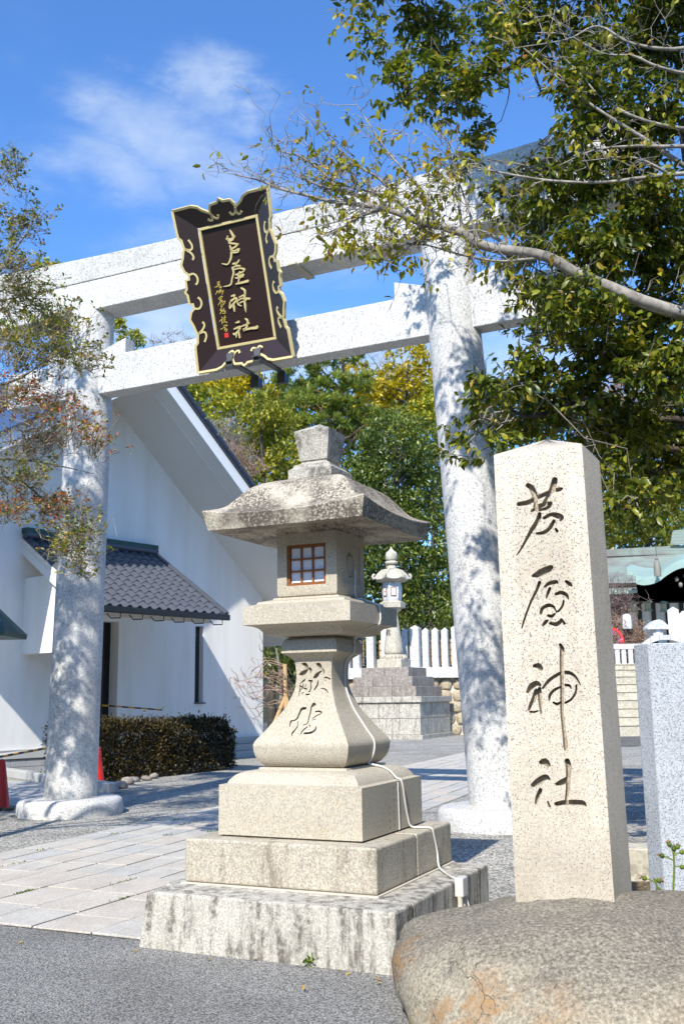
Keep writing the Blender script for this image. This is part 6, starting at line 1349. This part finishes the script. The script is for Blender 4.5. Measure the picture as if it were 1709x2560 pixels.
# --- unseen ring of trees, added to block sky fill from sides and behind
rng = np.random.default_rng(77); P = []
spots = [(9.5, 4, 3.6, 2.6), (10.5, 8, 4.2, 2.8), (9.8, 12.5, 4.0, 2.8), (11, 17, 4.4, 3), (10.5, 0, 3.8, 2.6), (11, -4, 4, 2.8), (12, 22, 4.4, 3), (8.2, 9.5, 6.5, 2.0), (-13, 13, 4, 2.8), (-14, 8, 4.2, 3), (-13.5, 3, 4, 2.8), (-14, -2, 4, 2.8), (9.8, 5.5, 7.0, 2.2), (11.5, 12, 7.5, 2.4)]
for k in range(13): spots.append((-27+4.4*k+rng.uniform(-.6, .6), -11.5+rng.uniform(-1, 1), 3.9+rng.uniform(-.5, .6), 3.7))      # added behind the viewer to cut the sky fill
for k in range(5): spots += [(15+rng.uniform(-1, 1), -9+4.5*k, 4.6, 3.4), (-18+rng.uniform(-1, 1), -9+4.5*k, 4.6, 3.4)]
for cx_, cy_, cz_, r_ in spots:
    n_ = 3200 if cy_ < -8 or abs(cx_) > 14 else 1900
    cl_ = in_ellipsoid(rng, (cx_, cy_, cz_), (r_*.85, r_*.8, r_*1.2), 110, .3); P.append(cl_[rng.integers(0, 110, n_)]+rng.normal(0, .34, (n_, 3)))
P = np.concatenate(P); P = P[P[:, 2] > .1]; me, _ = leaf_mesh('sky_block_trees', P, rng.normal(0, 1, P.shape), rng.uniform(.35, .6, len(P)), rng, LEAF_SMALL); o = stuff(link('sky_block_trees', me, 'leaf_dark')); tag(o, 'unseen ring of evergreens added around the forecourt to block sky light', 'woods')

# ------------------------------------------------------------------ trees behind the shrine fence
def back_tree(name, label, blobs, leafm, size, n, trunk_px, Y, barkm='bark_dark', seed=1, r0=.25, tpl=LEAF_SMALL, flat=1.0, group='trees behind the shrine grounds', needle=False, twig=True):
    rng = np.random.default_rng(seed); g = Vector((*at(*trunk_px, Y).xy, 0)); T = thing(name, label, 'tree', g, 0, group); g0 = np.array(g)
    tot = sum(b[2]*b[3] for b in blobs); Pa = []; mb = MB(); cs = []
    for i, (px, py, rx, ry) in enumerate(blobs):
        c, r = px_blob(px, py, rx, ry, Y+(i % 3-1)*.8, 1.0); r[2] *= flat; cs.append(c)
        m = max(40, int(n*rx*ry/tot))
        # clumps on the blob, leaves on the clumps: light and dark masses with gaps between
        ncl = max(5, m//26); cl_ = in_ellipsoid(rng, c, r, ncl, .55); k = rng.integers(0, ncl, m); cr = .20*min(r[0], r[2])+.12
        Pa.append(cl_[k]+rng.normal(0, cr*.55, (m, 3))*np.array([1, 1, .6]))
    top = np.array(cs); order = np.argsort(top[:, 2]); t_ = top[order[-1]]
    limb(mb, [g0, g0+(t_-g0)*np.array([.25, .25, .33])+rng.normal(0, .1, 3), g0+(t_-g0)*np.array([.6, .6, .66])+rng.normal(0, .15, 3), t_], r0, r0*.25, 8)
    for c in cs:
        z = max(.35*c[2], c[2]-1.6); s = g0+(t_-g0)*(z/max(t_[2], .1)); limb(mb, [s, (s+c)/2+rng.normal(0, .15, 3), c], r0*.4, r0*.1, 6)
    mb.v = [tuple(np.array(v)-g0) for v in mb.v]; mb.build('trunk', barkm, T, smooth=60)
    P = np.concatenate(Pa)-g0; D = rng.normal(0, 1, (len(P), 3)); D[:, 2] += .5 if needle else .25
    if needle:
        D = np.repeat(D, 5, axis=0)+rng.normal(0, .8, (len(P)*5, 3)); P = np.repeat(P, 5, axis=0); D[:, 2] += .6
    V4 = (np.array([(0, 0, 0), (-.06, .5, 0), (0, 1, 0), (.06, .5, 0)], float), np.array([(0, 3, 2, 1)]))
    me, _ = leaf_mesh('crown', P, D, rng.uniform(.65, 1.25, len(P))*size, rng, V4 if needle else tpl); stuff(link('crown', me, leafm, T))
    return T
def bare_tree(name, label, px, py, rx, ry, Y, m, n, seed, trunk_px, r=.010, group='bare trees behind the shrine grounds'):
    rng = np.random.default_rng(seed); g = Vector((*at(*trunk_px, Y).xy, 0)); g0 = np.array(g); T = thing(name, label, 'tree', g, 0, group)
    c, rr = px_blob(px, py, rx, ry, Y, .8); mb = MB(); forks = []; sg = []
    fork = np.array([g0[0], g0[1], c[2]-rr[2]*1.0]); q = limb(mb, [g0, (g0+fork)/2+rng.normal(0, .1, 3), fork], .16, .09)
    for k in range(9):
        e = c+rng.normal(0, .5, 3)*rr; e[2] = c[2]+rng.uniform(-.2, .9)*rr[2]; q = limb(mb, [fork, (fork+e)/2+rng.normal(0, .25, 3)*rr*.4, e], .07, .015, 6); forks += q[2:]
    mb.v = [tuple(np.array(v)-g0) for v in mb.v]; mb.build('trunk', m, T, smooth=60); forks = np.array(forks)
    for p in in_ellipsoid(rng, c, rr, n, .2):
        j = forks[np.argmin(np.linalg.norm(forks-p, axis=1))]; w_ = wiggle(rng, j, p, 4, .14); sg.append([x-g0 for x in w_])
        for q in range(4): a = w_[rng.integers(1, 5)]; d = (p-j)*.35+rng.normal(0, .22, 3)*min(rr[0], rr[2])*.8; d[2] += .1; sg.append([x-g0 for x in wiggle(rng, a, a+d, 3, .15)])
    V, F = twig_mesh(sg, r, r*.4); link('twigs', np_mesh('twigs', V, F), m, T)
    return T
# a wooded slope closes the view
wood = [(360, 990, 130, 60), (560, 980, 120, 60), (760, 1010, 130, 60), (960, 1000, 130, 60), (1180, 1000, 130, 70), (1400, 1010, 130, 70), (1620, 1020, 130, 70), (1800, 1010, 130, 80), (460, 1090, 140, 80), (660, 1100, 140, 80), (860, 1110, 140, 80), (1060, 1100, 140, 80), (1260, 1100, 140, 90), (1480, 1110, 140, 90), (1700, 1120, 140, 90), (560, 1230, 150, 90), (760, 1230, 150, 90), (960, 1230, 150, 90), (1160, 1230, 150, 90), (1360, 1230, 150, 90), (1560, 1230, 150, 90), (1740, 1230, 150, 90), (640, 1370, 150, 100), (860, 1380, 160, 100), (1080, 1380, 160, 100), (1300, 1380, 160, 100), (1500, 1340, 160, 60), (1700, 1330, 160, 60), (700, 1520, 150, 100), (900, 1540, 160, 100), (1120, 1540, 160, 100)]
rng = np.random.default_rng(55); P = []
for px, py, rx, ry in wood:
    c, r = px_blob(px, py, rx, ry, 88+rng.uniform(-4, 4), 1.0); cl_ = in_ellipsoid(rng, c, r, 60, .2); P.append(cl_[rng.integers(0, 60, 900)]+rng.normal(0, .7, (900, 3)))
P = np.concatenate(P); D = rng.normal(0, 1, P.shape); me, _ = leaf_mesh('far_wood', P, D, rng.uniform(.6, 1.1, len(P)), rng, LEAF_SMALL); o = stuff(link('far_wood', me, 'leaf_dark')); tag(o, 'dark distant woods closing the view behind the shrine', 'woods')
hill = MB(); hv = []; nh = 40
for j in range(9):
    for i in range(nh+1):
        x = -60+130*i/nh; y = 70+j*8; hv.append((x, y, (6.5*sm(j, 0, 5)+9*sm(j, 4, 8))*(.9+.2*math.sin(i*.5+j*.3))))
hill.add(hv, [(j*(nh+1)+i, j*(nh+1)+i+1, (j+1)*(nh+1)+i+1, (j+1)*(nh+1)+i) for j in range(8) for i in range(nh)])
struct(hill.build('hillside', 'hill_ground', smooth=80))
back_tree('camphor_tree', 'yellow green camphor tree behind the roof verge of the white building', [(455, 965, 60, 35), (520, 1010, 80, 50), (590, 1050, 70, 55), (500, 1090, 90, 60), (600, 1130, 80, 60), (680, 1090, 60, 60)], 'leaf_camphor', .34, 7000, (560, 1750), 60, seed=11)
back_tree('golden_tree', 'golden leaved tree under the name plaque left of the pine', [(560, 960, 60, 40), (610, 930, 45, 40), (640, 985, 55, 45), (580, 1005, 50, 35)], 'leaf_gold', .32, 3600, (610, 1750), 63, seed=12)
back_tree('broadleaf_tree', 'green broadleaf tree left of the lantern finial', [(650, 1040, 60, 50), (700, 1080, 65, 60), (650, 1130, 70, 55), (720, 1160, 60, 50), (670, 1200, 70, 50)], 'leaf_olive', .28, 6500, (680, 1750), 54, seed=13)
back_tree('pine_tree', 'spreading pine tree with layered needle pads above the lantern finial', [(790, 905, 75, 20), (860, 890, 50, 18), (740, 950, 80, 22), (830, 960, 75, 22), (900, 960, 50, 20), (700, 1000, 75, 22), (790, 1010, 80, 24), (870, 1020, 75, 24), (930, 1050, 70, 22), (800, 1060, 70, 22), (720, 1060, 60, 20), (900, 1080, 60, 20)], 'needles', .42, 5200, (816, 1750), 58, 'pine_bark', 14, .3, needle=True)
back_tree('golden_tree', 'tall golden yellow tree between the pine and the right torii pillar', [(1020, 900, 60, 40), (960, 960, 55, 45), (1000, 1000, 70, 50), (1060, 960, 50, 50), (930, 1000, 50, 40), (1080, 1010, 50, 45), (890, 925, 35, 25), (880, 1000, 40, 30)], 'leaf_gold', .32, 6500, (1000, 1750), 64, seed=15)
back_tree('yellow_green_tree', 'yellow green tree just left of the right torii pillar', [(1060, 1040, 60, 50), (1100, 1000, 40, 50), (1010, 1060, 60, 40)], 'leaf_camphor', .32, 3000, (1070, 1750), 61, seed=16)
dome = [(990, 1100, 95, 70), (930, 1160, 70, 60), (1060, 1140, 80, 70), (900, 1230, 60, 70), (990, 1220, 110, 90), (1080, 1240, 90, 90), (950, 1320, 110, 80), (1060, 1350, 100, 90), (900, 1400, 70, 70), (1000, 1420, 110, 70), (1090, 1450, 80, 80), (930, 1490, 90, 50), (1050, 1510, 90, 50)]
back_tree('dome_evergreen', 'dense dark dome shaped evergreen tree behind the second lantern', dome, 'leaf_dark', .20, 30000, (1000, 1800), 44, seed=17, r0=.3)
back_tree('dark_evergreen', 'dark evergreen shrub trees between building and second lantern', [(720, 1420, 60, 70), (790, 1450, 60, 80), (700, 1540, 60, 70), (770, 1580, 70, 80), (690, 1650, 50, 60), (830, 1540, 60, 80), (740, 1680, 60, 60), (810, 1660, 50, 60)], 'leaf_dark', .18, 12000, (760, 1800), 41, seed=18)
back_tree('hall_side_tree', 'olive green trees above the copper roof of the shrine hall', [(1500, 1330, 70, 40), (1580, 1320, 70, 45), (1650, 1310, 60, 45), (1540, 1270, 80, 50), (1640, 1250, 80, 60), (1480, 1280, 60, 50)], 'leaf_olive', .30, 8000, (1560, 1600), 68, seed=19)
back_tree('left_roof_tree', 'green tree top rising above the kasagi beam at the left', [(120, 668, 40, 14), (160, 664, 22, 8), (330, 850, 35, 22), (300, 815, 20, 18)], 'leaf_camphor', .3, 1400, (200, 1750), 62, seed=20)
bare_tree('bare_grey_tree', 'bare grey twiggy tree beside the white roof verge', 545, 1095, 85, 60, 50, 'twig_grey', 170, 23, (560, 1750), .016)
bare_tree('bare_plum_tree', 'bare pinkish plum tree just left of the lantern roof', 590, 1165, 85, 65, 47, 'twig_pink', 170, 24, (560, 1750), .015)
bare_tree('bare_far_tree', 'bare far trees showing between torii beams left of the plaque', 425, 865, 70, 45, 72, 'twig_grey', 60, 25, (425, 1750), .018)
bare_tree('bare_far_tree', 'bare far tree behind the golden tree near the right pillar', 980, 900, 90, 60, 72, 'twig_grey', 50, 26, (980, 1750), .016)
bare_tree('bare_hall_tree', 'bare reddish tree seen through the evergreen at the right edge', 1560, 1010, 120, 120, 60, 'twig_pink', 160, 27, (1460, 1600), .018)
# low dark shrubs behind the fence
back_tree('fence_shrub', 'dark shrubbery directly behind the white picket fence', [(900, 1600, 60, 60), (980, 1590, 60, 60), (1060, 1580, 60, 60), (1140, 1570, 60, 60), (1220, 1570, 60, 60), (1310, 1550, 70, 80), (1400, 1550, 70, 80)], 'leaf_dark', .17, 13000, (1060, 1760), 42.5, seed=28, r0=.1, group='shrubs behind the fence')
